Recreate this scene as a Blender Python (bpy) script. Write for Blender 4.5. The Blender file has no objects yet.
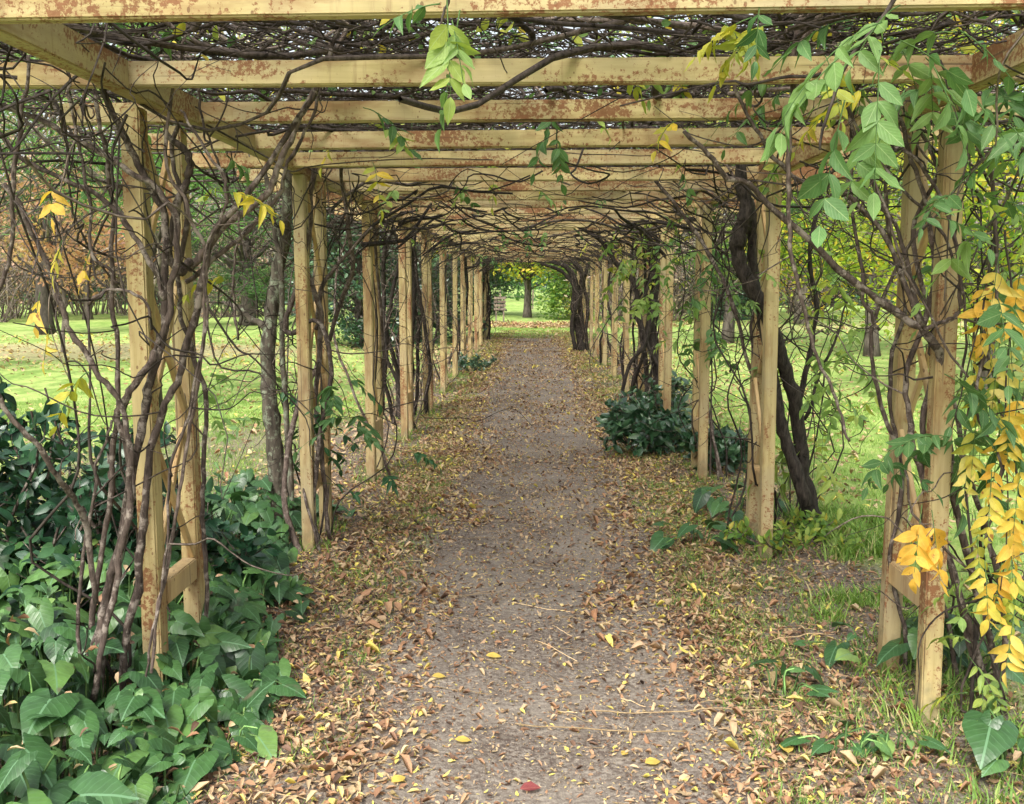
import bpy, math, random
import numpy as np
from mathutils import Vector

rng = np.random.default_rng(7)
random.seed(7)
SC = bpy.context.scene
C = SC.collection
R = math.radians

# ------------------------------------------------------------------ camera model
F = 1000.0; CX, CY = 512.0, 402.0
CAM = np.array([-0.04, 0.0, 1.6])
TH = math.atan(119 / F); PSI = math.atan(0.020 * math.cos(TH))
fw = np.array([-math.sin(PSI) * math.cos(TH), math.cos(PSI) * math.cos(TH), -math.sin(TH)])
rt = np.array([math.cos(PSI), math.sin(PSI), 0.0])
up = np.cross(rt, fw)

def at(px, py, Y):
    """world point seen at a pixel of the photograph at depth Y along the path"""
    d = rt * (px - CX) + up * (CY - py) + fw * F
    return CAM + d * (Y / d[1])

def ground_at(px, Y):
    p = at(px, 402, Y)
    return np.array([p[0], Y, 0.0])

# ------------------------------------------------------------------ node helpers
def mat(name):
    m = bpy.data.materials.new(name); m.use_nodes = True
    nt = m.node_tree; nt.nodes.clear()
    out = nt.nodes.new('ShaderNodeOutputMaterial')
    return m, nt, out
def N(nt, t, **kw):
    n = nt.nodes.new(t)
    for k, v in kw.items():
        if k in n.inputs.keys() if isinstance(k, str) else False: n.inputs[k].default_value = v
        else: setattr(n, k, v)
    return n
def L(nt, a, b): nt.links.new(a, b)
def ramp(nt, fac, stops, interp='LINEAR'):
    r = nt.nodes.new('ShaderNodeValToRGB'); e = r.color_ramp; e.interpolation = interp
    while len(e.elements) < len(stops): e.elements.new(0.5)
    for el, (p, c) in zip(e.elements, stops):
        el.position = p; el.color = (c[0], c[1], c[2], 1) if not isinstance(c, (int, float)) else (c, c, c, 1)
    if fac is not None: L(nt, fac, r.inputs[0])
    return r
def noise(nt, vec, scale, detail=4, rough=0.55, dist=0.0):
    n = nt.nodes.new('ShaderNodeTexNoise'); n.inputs['Scale'].default_value = scale
    n.inputs['Detail'].default_value = detail; n.inputs['Roughness'].default_value = rough
    n.inputs['Distortion'].default_value = dist
    if vec is not None: L(nt, vec, n.inputs['Vector'])
    return n
def mix(nt, fac, a, b, mode='MIX'):
    m = nt.nodes.new('ShaderNodeMix'); m.data_type = 'RGBA'; m.blend_type = mode
    for s, v in ((0, fac), (6, a), (7, b)):
        if hasattr(v, 'links') or isinstance(v, bpy.types.NodeSocket): L(nt, v, m.inputs[s])
        elif isinstance(v, (int, float)): m.inputs[s].default_value = v if s == 0 else (v, v, v, 1)
        else: m.inputs[s].default_value = (v[0], v[1], v[2], 1)
    return m.outputs[2]
def math_(nt, op, a, b=None, c=None):
    m = nt.nodes.new('ShaderNodeMath'); m.operation = op
    for i, v in enumerate((a, b, c)):
        if v is None: continue
        if isinstance(v, bpy.types.NodeSocket): L(nt, v, m.inputs[i])
        else: m.inputs[i].default_value = v
    return m.outputs[0]
def mapping(nt, vec, scale=(1, 1, 1), loc=(0, 0, 0)):
    m = nt.nodes.new('ShaderNodeMapping'); m.inputs['Scale'].default_value = scale; m.inputs['Location'].default_value = loc
    L(nt, vec, m.inputs['Vector']); return m.outputs[0]
def bump(nt, h, strength=0.5, dist=0.01):
    b = nt.nodes.new('ShaderNodeBump'); b.inputs['Strength'].default_value = strength; b.inputs['Distance'].default_value = dist
    L(nt, h, b.inputs['Height']); return b.outputs[0]
def principled(nt, out, col, rough=0.7, normal=None, spec=0.3):
    p = nt.nodes.new('ShaderNodeBsdfPrincipled')
    if isinstance(col, bpy.types.NodeSocket): L(nt, col, p.inputs['Base Color'])
    else: p.inputs['Base Color'].default_value = (*col, 1)
    if isinstance(rough, bpy.types.NodeSocket): L(nt, rough, p.inputs['Roughness'])
    else: p.inputs['Roughness'].default_value = rough
    p.inputs['Specular IOR Level'].default_value = spec
    if normal is not None: L(nt, normal, p.inputs['Normal'])
    if out is not None: L(nt, p.outputs[0], out.inputs[0])
    return p

def leaf_mat(name, stops, rough=0.5, trans=0.35, vein=0.0, blotch=None, spec=0.35, interp='LINEAR', veincol=None):
    """foliage: colour picked per leaf by the attribute rnd, mottled, with midrib and side veins from the leaf's own UV"""
    m, nt, out = mat(name)
    a = N(nt, 'ShaderNodeAttribute', attribute_name='rnd')
    col = ramp(nt, a.outputs['Fac'], stops, interp).outputs[0]
    g = N(nt, 'ShaderNodeNewGeometry')
    n1 = noise(nt, g.outputs['Position'], 28, 3)
    col = mix(nt, 0.5, col, ramp(nt, n1.outputs[0], [(0.3, 0.55), (0.7, 1.35)]).outputs[0], 'MULTIPLY')
    nrm = None
    if vein > 0:
        uv = N(nt, 'ShaderNodeUVMap', uv_map='UVMap')
        s = nt.nodes.new('ShaderNodeSeparateXYZ'); L(nt, uv.outputs[0], s.inputs[0])
        au = math_(nt, 'ABSOLUTE', math_(nt, 'SUBTRACT', s.outputs[0], 0.5))
        mid = math_(nt, 'LESS_THAN', au, 0.018)
        sv = math_(nt, 'SINE', math_(nt, 'MULTIPLY', math_(nt, 'SUBTRACT', s.outputs[1], math_(nt, 'ADD', math_(nt, 'MULTIPLY', au, 0.9), math_(nt, 'MULTIPLY', n1.outputs[0], 0.03))), 40.0))
        side = math_(nt, 'MULTIPLY', math_(nt, 'GREATER_THAN', sv, 0.95), 0.35)
        v = math_(nt, 'MULTIPLY', math_(nt, 'MAXIMUM', mid, side), vein)
        col = mix(nt, v, col, veincol or (0.30, 0.40, 0.20))
        nrm = bump(nt, math_(nt, 'MAXIMUM', mid, math_(nt, 'MULTIPLY', sv, 0.25)), 0.35, 0.004)
    if blotch:
        n2 = noise(nt, g.outputs['Position'], blotch[1], 2)
        f = ramp(nt, n2.outputs[0], [(blotch[2], 0), (blotch[2] + 0.06, 1)]).outputs[0]
        col = mix(nt, f, col, blotch[0])
    p = principled(nt, None, col, rough, nrm, spec)
    t = N(nt, 'ShaderNodeBsdfTranslucent')
    tc = mix(nt, 1.0, col, (1.25, 1.35, 0.7), 'MULTIPLY'); L(nt, tc, t.inputs[0])
    mx = nt.nodes.new('ShaderNodeMixShader'); mx.inputs[0].default_value = trans
    L(nt, p.outputs[0], mx.inputs[1]); L(nt, t.outputs[0], mx.inputs[2]); L(nt, mx.outputs[0], out.inputs[0])
    return m

def wood_mat(name, base, pale, stain, rust=0.45, rustcol=(0.16, 0.055, 0.02), axis='z', grey=(0.30, 0.25, 0.17), moss=True):
    m, nt, out = mat(name)
    tc = N(nt, 'ShaderNodeTexCoord'); oi = N(nt, 'ShaderNodeObjectInfo')
    cmb = nt.nodes.new('ShaderNodeVectorMath'); cmb.operation = 'ADD'
    sc = nt.nodes.new('ShaderNodeVectorMath'); sc.operation = 'SCALE'; sc.inputs[0].default_value = (31, 17, 23)
    L(nt, oi.outputs['Random'], sc.inputs['Scale'])
    L(nt, tc.outputs['Object'], cmb.inputs[0]); L(nt, sc.outputs[0], cmb.inputs[1])
    v = cmb.outputs[0]
    st = {'z': (30, 30, 1.4), 'x': (1.4, 30, 30), 'y': (30, 1.4, 30)}[axis]
    st2 = {'z': (9, 9, 2.5), 'x': (2.5, 9, 9), 'y': (9, 2.5, 9)}[axis]
    g1 = noise(nt, mapping(nt, v, st), 1.6, 6, 0.6, 0.4)
    col = mix(nt, ramp(nt, g1.outputs[0], [(0.3, 0), (0.7, 1)]).outputs[0], base, pale)
    big = noise(nt, v, 1.8, 4, 0.6)
    col = mix(nt, ramp(nt, big.outputs[0], [(0.42, 0), (0.72, 0.7)]).outputs[0], col, grey)
    # brown weather stains running along the grain
    g2 = noise(nt, mapping(nt, v, st2), 1.0, 5, 0.65)
    col = mix(nt, ramp(nt, g2.outputs[0], [(0.50, 0), (0.68, 0.85)]).outputs[0], col, stain)
    # flaking rust coloured spots
    r1 = noise(nt, v, 62, 6, 0.75); r2 = noise(nt, mapping(nt, v, st2), 0.8, 4, 0.6)
    rr = math_(nt, 'ADD', r1.outputs[0], math_(nt, 'MULTIPLY', math_(nt, 'SUBTRACT', r2.outputs[0], 0.5), 0.95))
    rf = ramp(nt, rr, [(1.0 - rust, 0), (1.06 - rust, 0.9)]).outputs[0]
    vo = nt.nodes.new('ShaderNodeTexVoronoi'); vo.inputs['Scale'].default_value = 42; L(nt, mapping(nt, v, (1, 1, 0.6)), vo.inputs['Vector'])
    vc = nt.nodes.new('ShaderNodeSeparateColor'); L(nt, vo.outputs['Color'], vc.inputs[0])
    spk = math_(nt, 'MULTIPLY', math_(nt, 'LESS_THAN', vo.outputs['Distance'], math_(nt, 'MULTIPLY', vc.outputs[1], 0.22)), math_(nt, 'GREATER_THAN', vc.outputs[0], 0.55))
    col = mix(nt, math_(nt, 'MULTIPLY', spk, 0.75), col, (0.15, 0.075, 0.035))
    dr = noise(nt, mapping(nt, v, (26, 26, 2.2)), 1.3, 5, 0.7)
    col = mix(nt, ramp(nt, dr.outputs[0], [(0.56, 0), (0.74, 0.6)]).outputs[0], col, (0.22, 0.12, 0.055))
    rc = mix(nt, noise(nt, v, 60, 2).outputs[0], rustcol, (0.26, 0.11, 0.05))
    col = mix(nt, rf, col, rc)
    # splits along the grain
    g3 = noise(nt, mapping(nt, v, tuple(a * (2.2 if a > 10 else 0.5) for a in st)), 1.2, 3, 0.5)
    crack = ramp(nt, g3.outputs[0], [(0.30, 1), (0.335, 0)]).outputs[0]
    col = mix(nt, math_(nt, 'MULTIPLY', crack, 0.75), col, (0.09, 0.06, 0.035))
    if moss:
        sp = nt.nodes.new('ShaderNodeSeparateXYZ'); L(nt, tc.outputs['Object'], sp.inputs[0])
        mm = math_(nt, 'SUBTRACT', 0.42, sp.outputs[2])
        mm2 = math_(nt, 'ADD', math_(nt, 'MULTIPLY', mm, 2.2), math_(nt, 'MULTIPLY', math_(nt, 'SUBTRACT', noise(nt, v, 16, 4).outputs[0], 0.5), 1.6))
        col = mix(nt, ramp(nt, mm2, [(0.1, 0), (0.6, 0.75)]).outputs[0], col, (0.17, 0.16, 0.09))
    h = math_(nt, 'SUBTRACT', math_(nt, 'ADD', g1.outputs[0], math_(nt, 'MULTIPLY', rf, 0.6)), crack)
    principled(nt, out, col, 0.72, bump(nt, h, 0.25, 0.003), 0.3)
    return m

def bark_mat(name, c1, c2, lichen=None, scale=14, bstr=0.7, bdist=0.012):
    m, nt, out = mat(name)
    g = N(nt, 'ShaderNodeNewGeometry'); a = N(nt, 'ShaderNodeAttribute', attribute_name='rnd')
    n1 = noise(nt, mapping(nt, g.outputs['Position'], (1, 1, 0.3)), scale * 2, 6, 0.65, 0.3)
    col = mix(nt, ramp(nt, n1.outputs[0], [(0.32, 0), (0.68, 1)]).outputs[0], c1, c2)
    col = mix(nt, 1.0, col, ramp(nt, a.outputs['Fac'], [(0, 0.5), (0.75, 1.0), (0.9, 1.5), (1, 2.8)]).outputs[0], 'MULTIPLY')
    if lichen:
        n2 = noise(nt, g.outputs['Position'], 20, 5, 0.7)
        col = mix(nt, ramp(nt, n2.outputs[0], [(0.52, 0), (0.6, 0.8)]).outputs[0], col, lichen)
    principled(nt, out, col, 0.85, bump(nt, n1.outputs[0], bstr, bdist), 0.2)
    return m

# ------------------------------------------------------------------ mesh builder
class MB:
    def __init__(self): self.v = []; self.li = []; self.lt = []; self.uv = []; self.r = []; self.mi = []; self.n = 0; self.hasuv = False
    def add(self, v, faces_idx, faces_tot, rnd=0.5, uv=None, mi=0):
        v = np.asarray(v, float).reshape(-1, 3)
        self.v.append(v); self.li.append(np.asarray(faces_idx, np.int64) + self.n); self.lt.append(np.asarray(faces_tot, np.int64))
        self.r.append(np.broadcast_to(np.asarray(rnd, float), (len(v),)).copy())
        if uv is None: uv = np.zeros((len(v), 2))
        else: self.hasuv = True
        self.uv.append(uv); self.mi.append(np.full(len(faces_tot), mi, np.int32)); self.n += len(v)
    def tube(self, pts, rad, sides=5, rnd=None, closed=True, mi=0):
        pts = np.asarray(pts, float); m = len(pts)
        rad = np.broadcast_to(np.asarray(rad, float), (m,))
        t = np.gradient(pts, axis=0); t /= np.linalg.norm(t, axis=1, keepdims=True) + 1e-9
        ref = np.array([0.31, 0.17, 0.93]) if abs(t[:, 2]).mean() < 0.8 else np.array([0.95, 0.2, 0.1])
        u = np.cross(t, ref); u /= np.linalg.norm(u, axis=1, keepdims=True) + 1e-9
        w = np.cross(t, u)
        a = np.linspace(0, 2 * np.pi, sides, endpoint=False)
        ring = (np.cos(a)[None, :, None] * u[:, None, :] + np.sin(a)[None, :, None] * w[:, None, :]) * rad[:, None, None] + pts[:, None, :]
        v = ring.reshape(-1, 3)
        i = np.arange(m - 1)[:, None] * sides; j = np.arange(sides)[None, :]; j2 = (j + 1) % sides
        q = np.stack([i + j, i + j2, i + sides + j2, i + sides + j], -1).reshape(-1)
        tot = np.full((m - 1) * sides, 4)
        if closed:
            q = np.concatenate([q, np.arange(sides)[::-1], (m - 1) * sides + np.arange(sides)]); tot = np.concatenate([tot, [sides, sides]])
        self.add(v, q, tot, random.random() if rnd is None else rnd, mi=mi)
    def inst(self, tpl, pos, D, Nn, scale, rnd, wid=None, mi=0):
        """many copies of a leaf template; D = leaf axis, Nn = approximate normal"""
        tv, tf, tt, tuv = tpl
        k = len(pos)
        if k == 0: return
        pos = np.asarray(pos, float); D = np.asarray(D, float); Nn = np.asarray(Nn, float)
        D = D / (np.linalg.norm(D, axis=1, keepdims=True) + 1e-9)
        S = np.cross(D, Nn); S /= np.linalg.norm(S, axis=1, keepdims=True) + 1e-9
        Z = np.cross(S, D)
        sc = np.broadcast_to(np.asarray(scale, float), (k,))[:, None, None]
        w = np.broadcast_to(np.asarray(1.0 if wid is None else wid, float), (k,))[:, None, None]
        v = (tv[None, :, 0:1] * S[:, None, :] * w + tv[None, :, 1:2] * D[:, None, :] + tv[None, :, 2:3] * Z[:, None, :]) * sc + pos[:, None, :]
        nv = len(tv)
        f = (tf[None, :] + np.arange(k)[:, None] * nv).reshape(-1)
        self.add(v.reshape(-1, 3), f, np.tile(tt, k), np.repeat(np.broadcast_to(np.asarray(rnd, float), (k,)), nv), np.tile(tuv, (k, 1)), mi)
    def build(self, name, mats, parent=None, smooth=True, origin=None):
        me = bpy.data.meshes.new(name)
        v = np.concatenate(self.v); li = np.concatenate(self.li); lt = np.concatenate(self.lt)
        if origin is not None: v = v - np.asarray(origin)
        elif parent is not None: v = v - np.asarray(parent['_o'])
        me.vertices.add(len(v)); me.vertices.foreach_set('co', v.astype(np.float32).ravel())
        me.loops.add(len(li)); me.loops.foreach_set('vertex_index', li.astype(np.int32))
        me.polygons.add(len(lt)); me.polygons.foreach_set('loop_start', np.concatenate([[0], np.cumsum(lt)[:-1]]).astype(np.int32))
        me.polygons.foreach_set('material_index', np.concatenate(self.mi))
        me.polygons.foreach_set('use_smooth', np.full(len(lt), smooth))
        me.update(calc_edges=True)
        a = me.attributes.new('rnd', 'FLOAT', 'POINT'); a.data.foreach_set('value', np.concatenate(self.r).astype(np.float32))
        if self.hasuv:
            ul = me.uv_layers.new(name='UVMap'); ul.data.foreach_set('uv', np.concatenate(self.uv)[li].astype(np.float32).ravel())
        for mm in (mats if isinstance(mats, (list, tuple)) else [mats]): me.materials.append(mm)
        o = bpy.data.objects.new(name, me); C.objects.link(o)
        if parent is not None: o.parent = parent
        if origin is not None: o.location = origin
        return o

def box_mesh(name, sx, sy, sz, bev, material, seg=1, z0=True):
    """a bevelled timber, standing from z=0 (or centred)"""
    import bmesh
    bm = bmesh.new(); bmesh.ops.create_cube(bm, size=1)
    for v in bm.verts: v.co = Vector((v.co.x * sx, v.co.y * sy, (v.co.z + (0.5 if z0 else 0)) * sz))
    bmesh.ops.bevel(bm, geom=list(bm.edges), offset=bev, segments=2, affect='EDGES')
    me = bpy.data.meshes.new(name); bm.to_mesh(me); bm.free(); me.materials.append(material)
    return me

def tag(o, label=None, cat=None, group=None, kind=None):
    for k, v in (('label', label), ('category', cat), ('group', group), ('kind', kind)):
        if v: o[k] = v
    return o
def thing(name, label, cat, loc, group=None):
    o = bpy.data.objects.new(name, None); C.objects.link(o); o.location = loc
    o['_o'] = [float(a) for a in loc]; o.empty_display_size = 0.1
    return tag(o, label, cat, group)

def spline(pts, n=None, jit=0.0, rad=None):
    """Catmull-Rom through the points, with slight wander"""
    P = np.asarray(pts, float); m = len(P)
    if n is None: n = max(6, (m - 1) * 6)
    Q = np.vstack([2 * P[0] - P[1], P, 2 * P[-1] - P[-2]])
    t = np.linspace(0, m - 1 - 1e-6, n); i = t.astype(int); f = (t - i)[:, None]
    a, b, c, d = Q[i], Q[i + 1], Q[i + 2], Q[i + 3]
    out = 0.5 * (2 * b + (c - a) * f + (2 * a - 5 * b + 4 * c - d) * f ** 2 + (-a + 3 * b - 3 * c + d) * f ** 3)
    if jit:
        w = rng.normal(0, jit, (n, 3)); w = (w + np.roll(w, 1, 0) + np.roll(w, -1, 0)) / 1.8
        w[0] = 0; out = out + w
    if rad is not None: return out, np.interp(t, np.linspace(0, m - 1, len(rad)), rad)
    return out

# ------------------------------------------------------------------ leaf templates
def strip_leaf(rows, fold=0.25, droop=0.2, cols=(-1, 0, 1), wave=0.0, curl=0.0):
    """rows = (y, half width); a leaf blade with a folded midrib. returns verts, face idx, totals, uv"""
    v = []; uv = []; nc = len(cols)
    for k, (y, w) in enumerate(rows):
        for c in cols:
            v.append((c * w, y, fold * abs(c) * w - droop * y * y + wave * math.sin(y * 17 + c * 2) * abs(c) + curl * (c * w) ** 2 * 8))
            uv.append((0.5 + 0.5 * c * (w / max(r[1] for r in rows)), y))
    f = []; t = []
    for k in range(len(rows) - 1):
        for j in range(nc - 1):
            f += [k * nc + j, k * nc + j + 1, (k + 1) * nc + j + 1, (k + 1) * nc + j]; t.append(4)
    return np.array(v, float), np.array(f), np.array(t), np.array(uv, float)
T_LEAFLET = strip_leaf([(0, .012), (.12, .13), (.35, .22), (.6, .19), (.82, .09), (1, .006)], 0.3, 0.22, (-1, -.5, 0, .5, 1), 0.012)
T_LV = [T_LEAFLET, strip_leaf([(0, .012), (.12, .11), (.35, .19), (.6, .17), (.82, .08), (1, .006)], 0.55, 0.5, (-1, -.5, 0, .5, 1), 0.02), strip_leaf([(0, .012), (.12, .14), (.35, .23), (.6, .21), (.82, .10), (1, .006)], 0.1, -0.12, (-1, -.5, 0, .5, 1), 0.03)]
T_OVAL = strip_leaf([(0, .012), (.2, .17), (.5, .24), (.8, .14), (1, .006)], 0.25, 0.15)
T_SMALL = strip_leaf([(0, .02), (.45, .26), (1, .02)], 0.3, 0.15)
T_CURL = [strip_leaf([(0, .02), (.25, .2), (.6, .24), (1, .03)], fo, dr, (-1, 0, 1), 0.0, cu) for fo, dr, cu in ((.7, .5, 0), (.1, -.5, 1), (.9, -.2, 0), (.15, .1, .2), (-.6, .35, .4))]
T_BLADE = strip_leaf([(0, .035), (.5, .028), (1, .002)], 0.0, 0.45, (-1, 1))
T_NEEDLE = strip_leaf([(0, .06), (.6, .05), (1, .01)], 0.0, 0.3, (-1, 1))
def maple():
    n = 5; a = []; v = [(0, 0, 0)]
    for k in range(n * 2 + 1):
        ang = math.pi * (-0.15 + 1.3 * k / (n * 2)); r = 0.55 if k % 2 else 0.26
        v.append((math.cos(ang) * r, math.sin(ang) * r + .2, -0.1 * r))
    v[0] = (0, .12, 0.04)
    f = []; t = []
    for k in range(1, len(v) - 1): f += [0, k, k + 1]; t.append(3)
    v = np.array(v, float); return v, np.array(f), np.array(t), v[:, :2] + 0.5
T_MAPLE = maple()
def arum():
    v = []; uv = []; f = []; t = []
    rows = [(0, .40), (.15, .405), (.32, .36), (.5, .28), (.68, .185), (.85, .09), (1, .004)]
    cols = (-1, -.55, 0, .55, 1)
    def zz(x, y): return 0.22 * abs(x) - 0.9 * x * x - 0.28 * max(y, 0) ** 2 + 0.02 * math.sin(y * 19 + x * 6)
    for y, w in rows:
        for c in cols:
            v.append((c * w, y, zz(c * w, y))); uv.append((0.5 + c * w, y))
    nc = 5
    for k in range(len(rows) - 1):
        for j in range(nc - 1): f += [k * nc + j, k * nc + j + 1, (k + 1) * nc + j + 1, (k + 1) * nc + j]; t.append(4)
    for s in (-1, 1):
        base = len(v)
        lob = [(0, .0, .40), (-.12, .06, .41), (-.25, .13, .39), (-.36, .19, .33), (-.42, .24, .27)]
        for y, xi, xo in lob:
            for c in (0, .5, 1):
                x = s * (xi + (xo - xi) * c); v.append((x, y, zz(x, y) - 0.5 * y * y)); uv.append((0.5 + x, y))
        for k in range(len(lob) - 1):
            for j in range(2):
                q = [base + k * 3 + j, base + k * 3 + j + 1, base + (k + 1) * 3 + j + 1, base + (k + 1) * 3 + j]
                f += q if s < 0 else q[::-1]; t.append(4)
    return np.array(v, float), np.array(f), np.array(t), np.array(uv, float)
T_ARUM = arum()

def rand_unit(k, zmul=1.0, zadd=0.0):
    d = rng.normal(0, 1, (k, 3)); d[:, 2] = d[:, 2] * zmul + zadd
    return d / (np.linalg.norm(d, axis=1, keepdims=True) + 1e-9)

def compound(mb, base, direc, length, pairs=5, lsize=0.07, droop=0.5, r0=0.3, rs=0.15, stem_mi=1, tpl=None):
    """pinnate leaf: a rachis with pairs of leaflets and an end leaflet"""
    d = np.asarray(direc, float); d /= np.linalg.norm(d)
    s = np.linspace(0, 1, 7)[:, None]
    P = np.asarray(base) + d * s * length + np.array([0, 0, -1]) * droop * length * s ** 2
    mb.tube(P, np.linspace(0.0022, 0.001, 7), 3, 0.5, mi=stem_mi)
    pos = []; D = []; NN = []; sc = []
    for k in range(pairs + 1):
        f = 0.28 + 0.72 * k / pairs; x = f * 6; i = min(int(x), 5); p = P[i] + (P[i + 1] - P[i]) * (x - i)
        tan = P[i + 1] - P[i]; tan /= np.linalg.norm(tan)
        side = np.cross(tan, [0, 0, 1.0]); side = side / (np.linalg.norm(side) + 1e-6) if np.linalg.norm(side) > 0.1 else np.array([1.0, 0, 0])
        nn = np.cross(side, tan)
        if k == pairs: dirs = [tan]
        else: dirs = [side * 0.85 + tan * 0.6, -side * 0.85 + tan * 0.6]
        for q in dirs:
            q = q + np.array([0, 0, -0.35]) + rng.normal(0, 0.26, 3)
            pos.append(p); D.append(q); NN.append(nn + rng.normal(0, 0.45, 3)); sc.append(lsize * (0.75 + 0.5 * math.sin(math.pi * min(0.9, f))) * random.uniform(.7, 1.2))
    rr = np.clip(rng.normal(r0, rs * 0.4, len(pos)) + random.uniform(-rs, rs), 0.01, 0.99)
    pos, D, NN, sc = map(np.array, (pos, D, NN, sc)); w_ = rng.integers(0, 3, len(pos)); w_[rng.random(len(pos)) < .08] = 9
    for j in range(3):
        q = w_ == j
        if q.any(): mb.inst(T_LV[j], pos[q], D[q], NN[q], sc[q], rr[q], rng.uniform(.8, 1.15, q.sum()))

# ------------------------------------------------------------------ materials
M = {}
M['post'] = wood_mat('weathered_yellow_post', (0.36, 0.275, 0.11), (0.52, 0.42, 0.21), (0.22, 0.12, 0.05), 0.42)
M['beam'] = wood_mat('rust_flecked_yellow_beam', (0.42, 0.33, 0.14), (0.56, 0.46, 0.23), (0.28, 0.16, 0.07), 0.47, axis='x', moss=False)
M['sbeam'] = wood_mat('rust_flecked_side_beam', (0.38, 0.28, 0.12), (0.52, 0.41, 0.20), (0.24, 0.12, 0.05), 0.46, axis='y', moss=False)
M['brace'] = wood_mat('weathered_brace', (0.46, 0.30, 0.12), (0.62, 0.44, 0.21), (0.25, 0.13, 0.05), 0.25, axis='z', moss=False)
M['vine'] = bark_mat('brown_vine_bark', (0.03, 0.021, 0.017), (0.17, 0.128, 0.105), (0.26, 0.22, 0.185), 34, 0.9, 0.006)
M['twig'] = bark_mat('grey_twig', (0.020, 0.015, 0.012), (0.105, 0.083, 0.068), None, 30, 0.3, 0.003)
M['pale_twig'] = bark_mat('pale_bare_twig', (0.13, 0.10, 0.085), (0.30, 0.25, 0.21), None, 8, 0.3, 0.01)
M['dark_vine'] = bark_mat('dark_vine_bark', (0.012, 0.010, 0.009), (0.085, 0.068, 0.056), None, 26, 1.0, 0.02)
M['lichen_bark'] = bark_mat('lichened_bark', (0.05, 0.04, 0.032), (0.20, 0.17, 0.13), (0.24, 0.27, 0.19), 12, 1.0, 0.02)
M['bark'] = bark_mat('tree_bark', (0.04, 0.032, 0.026), (0.19, 0.16, 0.135), None, 6, 0.9, 0.03)
GREEN = [(0, (0.035, 0.12, 0.025)), (0.5, (0.07, 0.20, 0.04)), (0.75, (0.16, 0.30, 0.05)), (1, (0.45, 0.42, 0.04))]
M['wist'] = leaf_mat('wisteria_leaf', [(0, (0.045, 0.12, 0.035)), (0.35, (0.11, 0.22, 0.075)), (0.6, (0.23, 0.35, 0.09)), (0.8, (0.40, 0.42, 0.05)), (1, (0.72, 0.48, 0.04))], 0.5, 0.35, 0.5, veincol=(0.4, 0.5, 0.25))
M['wistdark'] = leaf_mat('wisteria_leaf_dark', [(0, (0.02, 0.08, 0.03)), (1, (0.06, 0.17, 0.05))], 0.45, 0.25, 0.4)
M['arum'] = leaf_mat('arum_leaf', [(0, (0.018, 0.052, 0.017)), (0.5, (0.046, 0.118, 0.034)), (0.82, (0.10, 0.20, 0.05)), (1, (0.18, 0.28, 0.07))], 0.36, 0.12, 0.8, spec=0.5, veincol=(0.12, 0.24, 0.12), blotch=((0.10, 0.10, 0.06), 9, 0.68))
M['laurel'] = leaf_mat('laurel_leaf', [(0, (0.010, 0.035, 0.018)), (0.7, (0.022, 0.075, 0.032)), (1, (0.05, 0.13, 0.05))], 0.30, 0.1, 0.35, spec=0.55, veincol=(0.07, 0.15, 0.08))
M['evergreen'] = leaf_mat('evergreen_leaf', [(0, (0.016, 0.05, 0.022)), (0.6, (0.04, 0.105, 0.045)), (1, (0.11, 0.20, 0.09))], 0.28, 0.12, spec=0.8)
M['conifer'] = leaf_mat('conifer_needle', [(0, (0.03, 0.08, 0.03)), (0.6, (0.07, 0.16, 0.045)), (1, (0.18, 0.31, 0.08))], 0.6, 0.25)
M['brightconifer'] = leaf_mat('bright_conifer_needle', [(0, (0.06, 0.15, 0.03)), (0.6, (0.13, 0.28, 0.06)), (1, (0.25, 0.42, 0.10))], 0.6, 0.35)
M['tree'] = leaf_mat('tree_leaf', [(0, (0.06, 0.14, 0.03)), (0.4, (0.15, 0.27, 0.05)), (0.75, (0.34, 0.42, 0.08)), (1, (0.55, 0.46, 0.09))], 0.55, 0.4)
M['yellowtree'] = leaf_mat('yellow_green_leaf', [(0, (0.12, 0.22, 0.03)), (0.5, (0.30, 0.40, 0.05)), (0.8, (0.5, 0.48, 0.06)), (1, (0.65, 0.42, 0.05))], 0.55, 0.5)
M['orange'] = leaf_mat('orange_leaf', [(0, (0.42, 0.20, 0.13)), (0.5, (0.55, 0.31, 0.20)), (0.8, (0.60, 0.42, 0.20)), (1, (0.38, 0.38, 0.16))], 0.6, 0.45)
M['tan'] = leaf_mat('tan_leaf', [(0, (0.16, 0.12, 0.08)), (0.5, (0.32, 0.25, 0.17)), (0.85, (0.45, 0.36, 0.24)), (1, (0.28, 0.33, 0.12))], 0.7, 0.3)
M['pink'] = leaf_mat('pink_brown_leaf', [(0, (0.28, 0.15, 0.12)), (0.6, (0.46, 0.29, 0.22)), (1, (0.50, 0.42, 0.27))], 0.7, 0.3)
M['litter'] = leaf_mat('fallen_leaf', [(0, (0.06, 0.035, 0.025)), (0.22, (0.17, 0.095, 0.06)), (0.42, (0.36, 0.19, 0.10)), (0.66, (0.46, 0.33, 0.20)), (0.86, (0.55, 0.42, 0.24)), (0.94, (0.60, 0.46, 0.16)), (1, (0.72, 0.60, 0.14))], 0.6, 0.12, 0.2, veincol=(0.55, 0.40, 0.2))
M['yellowleaf'] = leaf_mat('yellow_leaf', [(0, (0.22, 0.34, 0.06)), (0.18, (0.50, 0.48, 0.08)), (0.35, (0.74, 0.42, 0.06)), (0.7, (0.76, 0.50, 0.09)), (1, (0.74, 0.66, 0.22))], 0.5, 0.4, 0.35, veincol=(0.8, 0.66, 0.2), blotch=((0.30, 0.14, 0.04), 30, 0.66))
M['redleaf'] = leaf_mat('red_leaf', [(0, (0.16, 0.04, 0.04)), (1, (0.24, 0.06, 0.06))], 0.5, 0.2, 0.3, veincol=(0.6, 0.3, 0.2))
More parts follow.
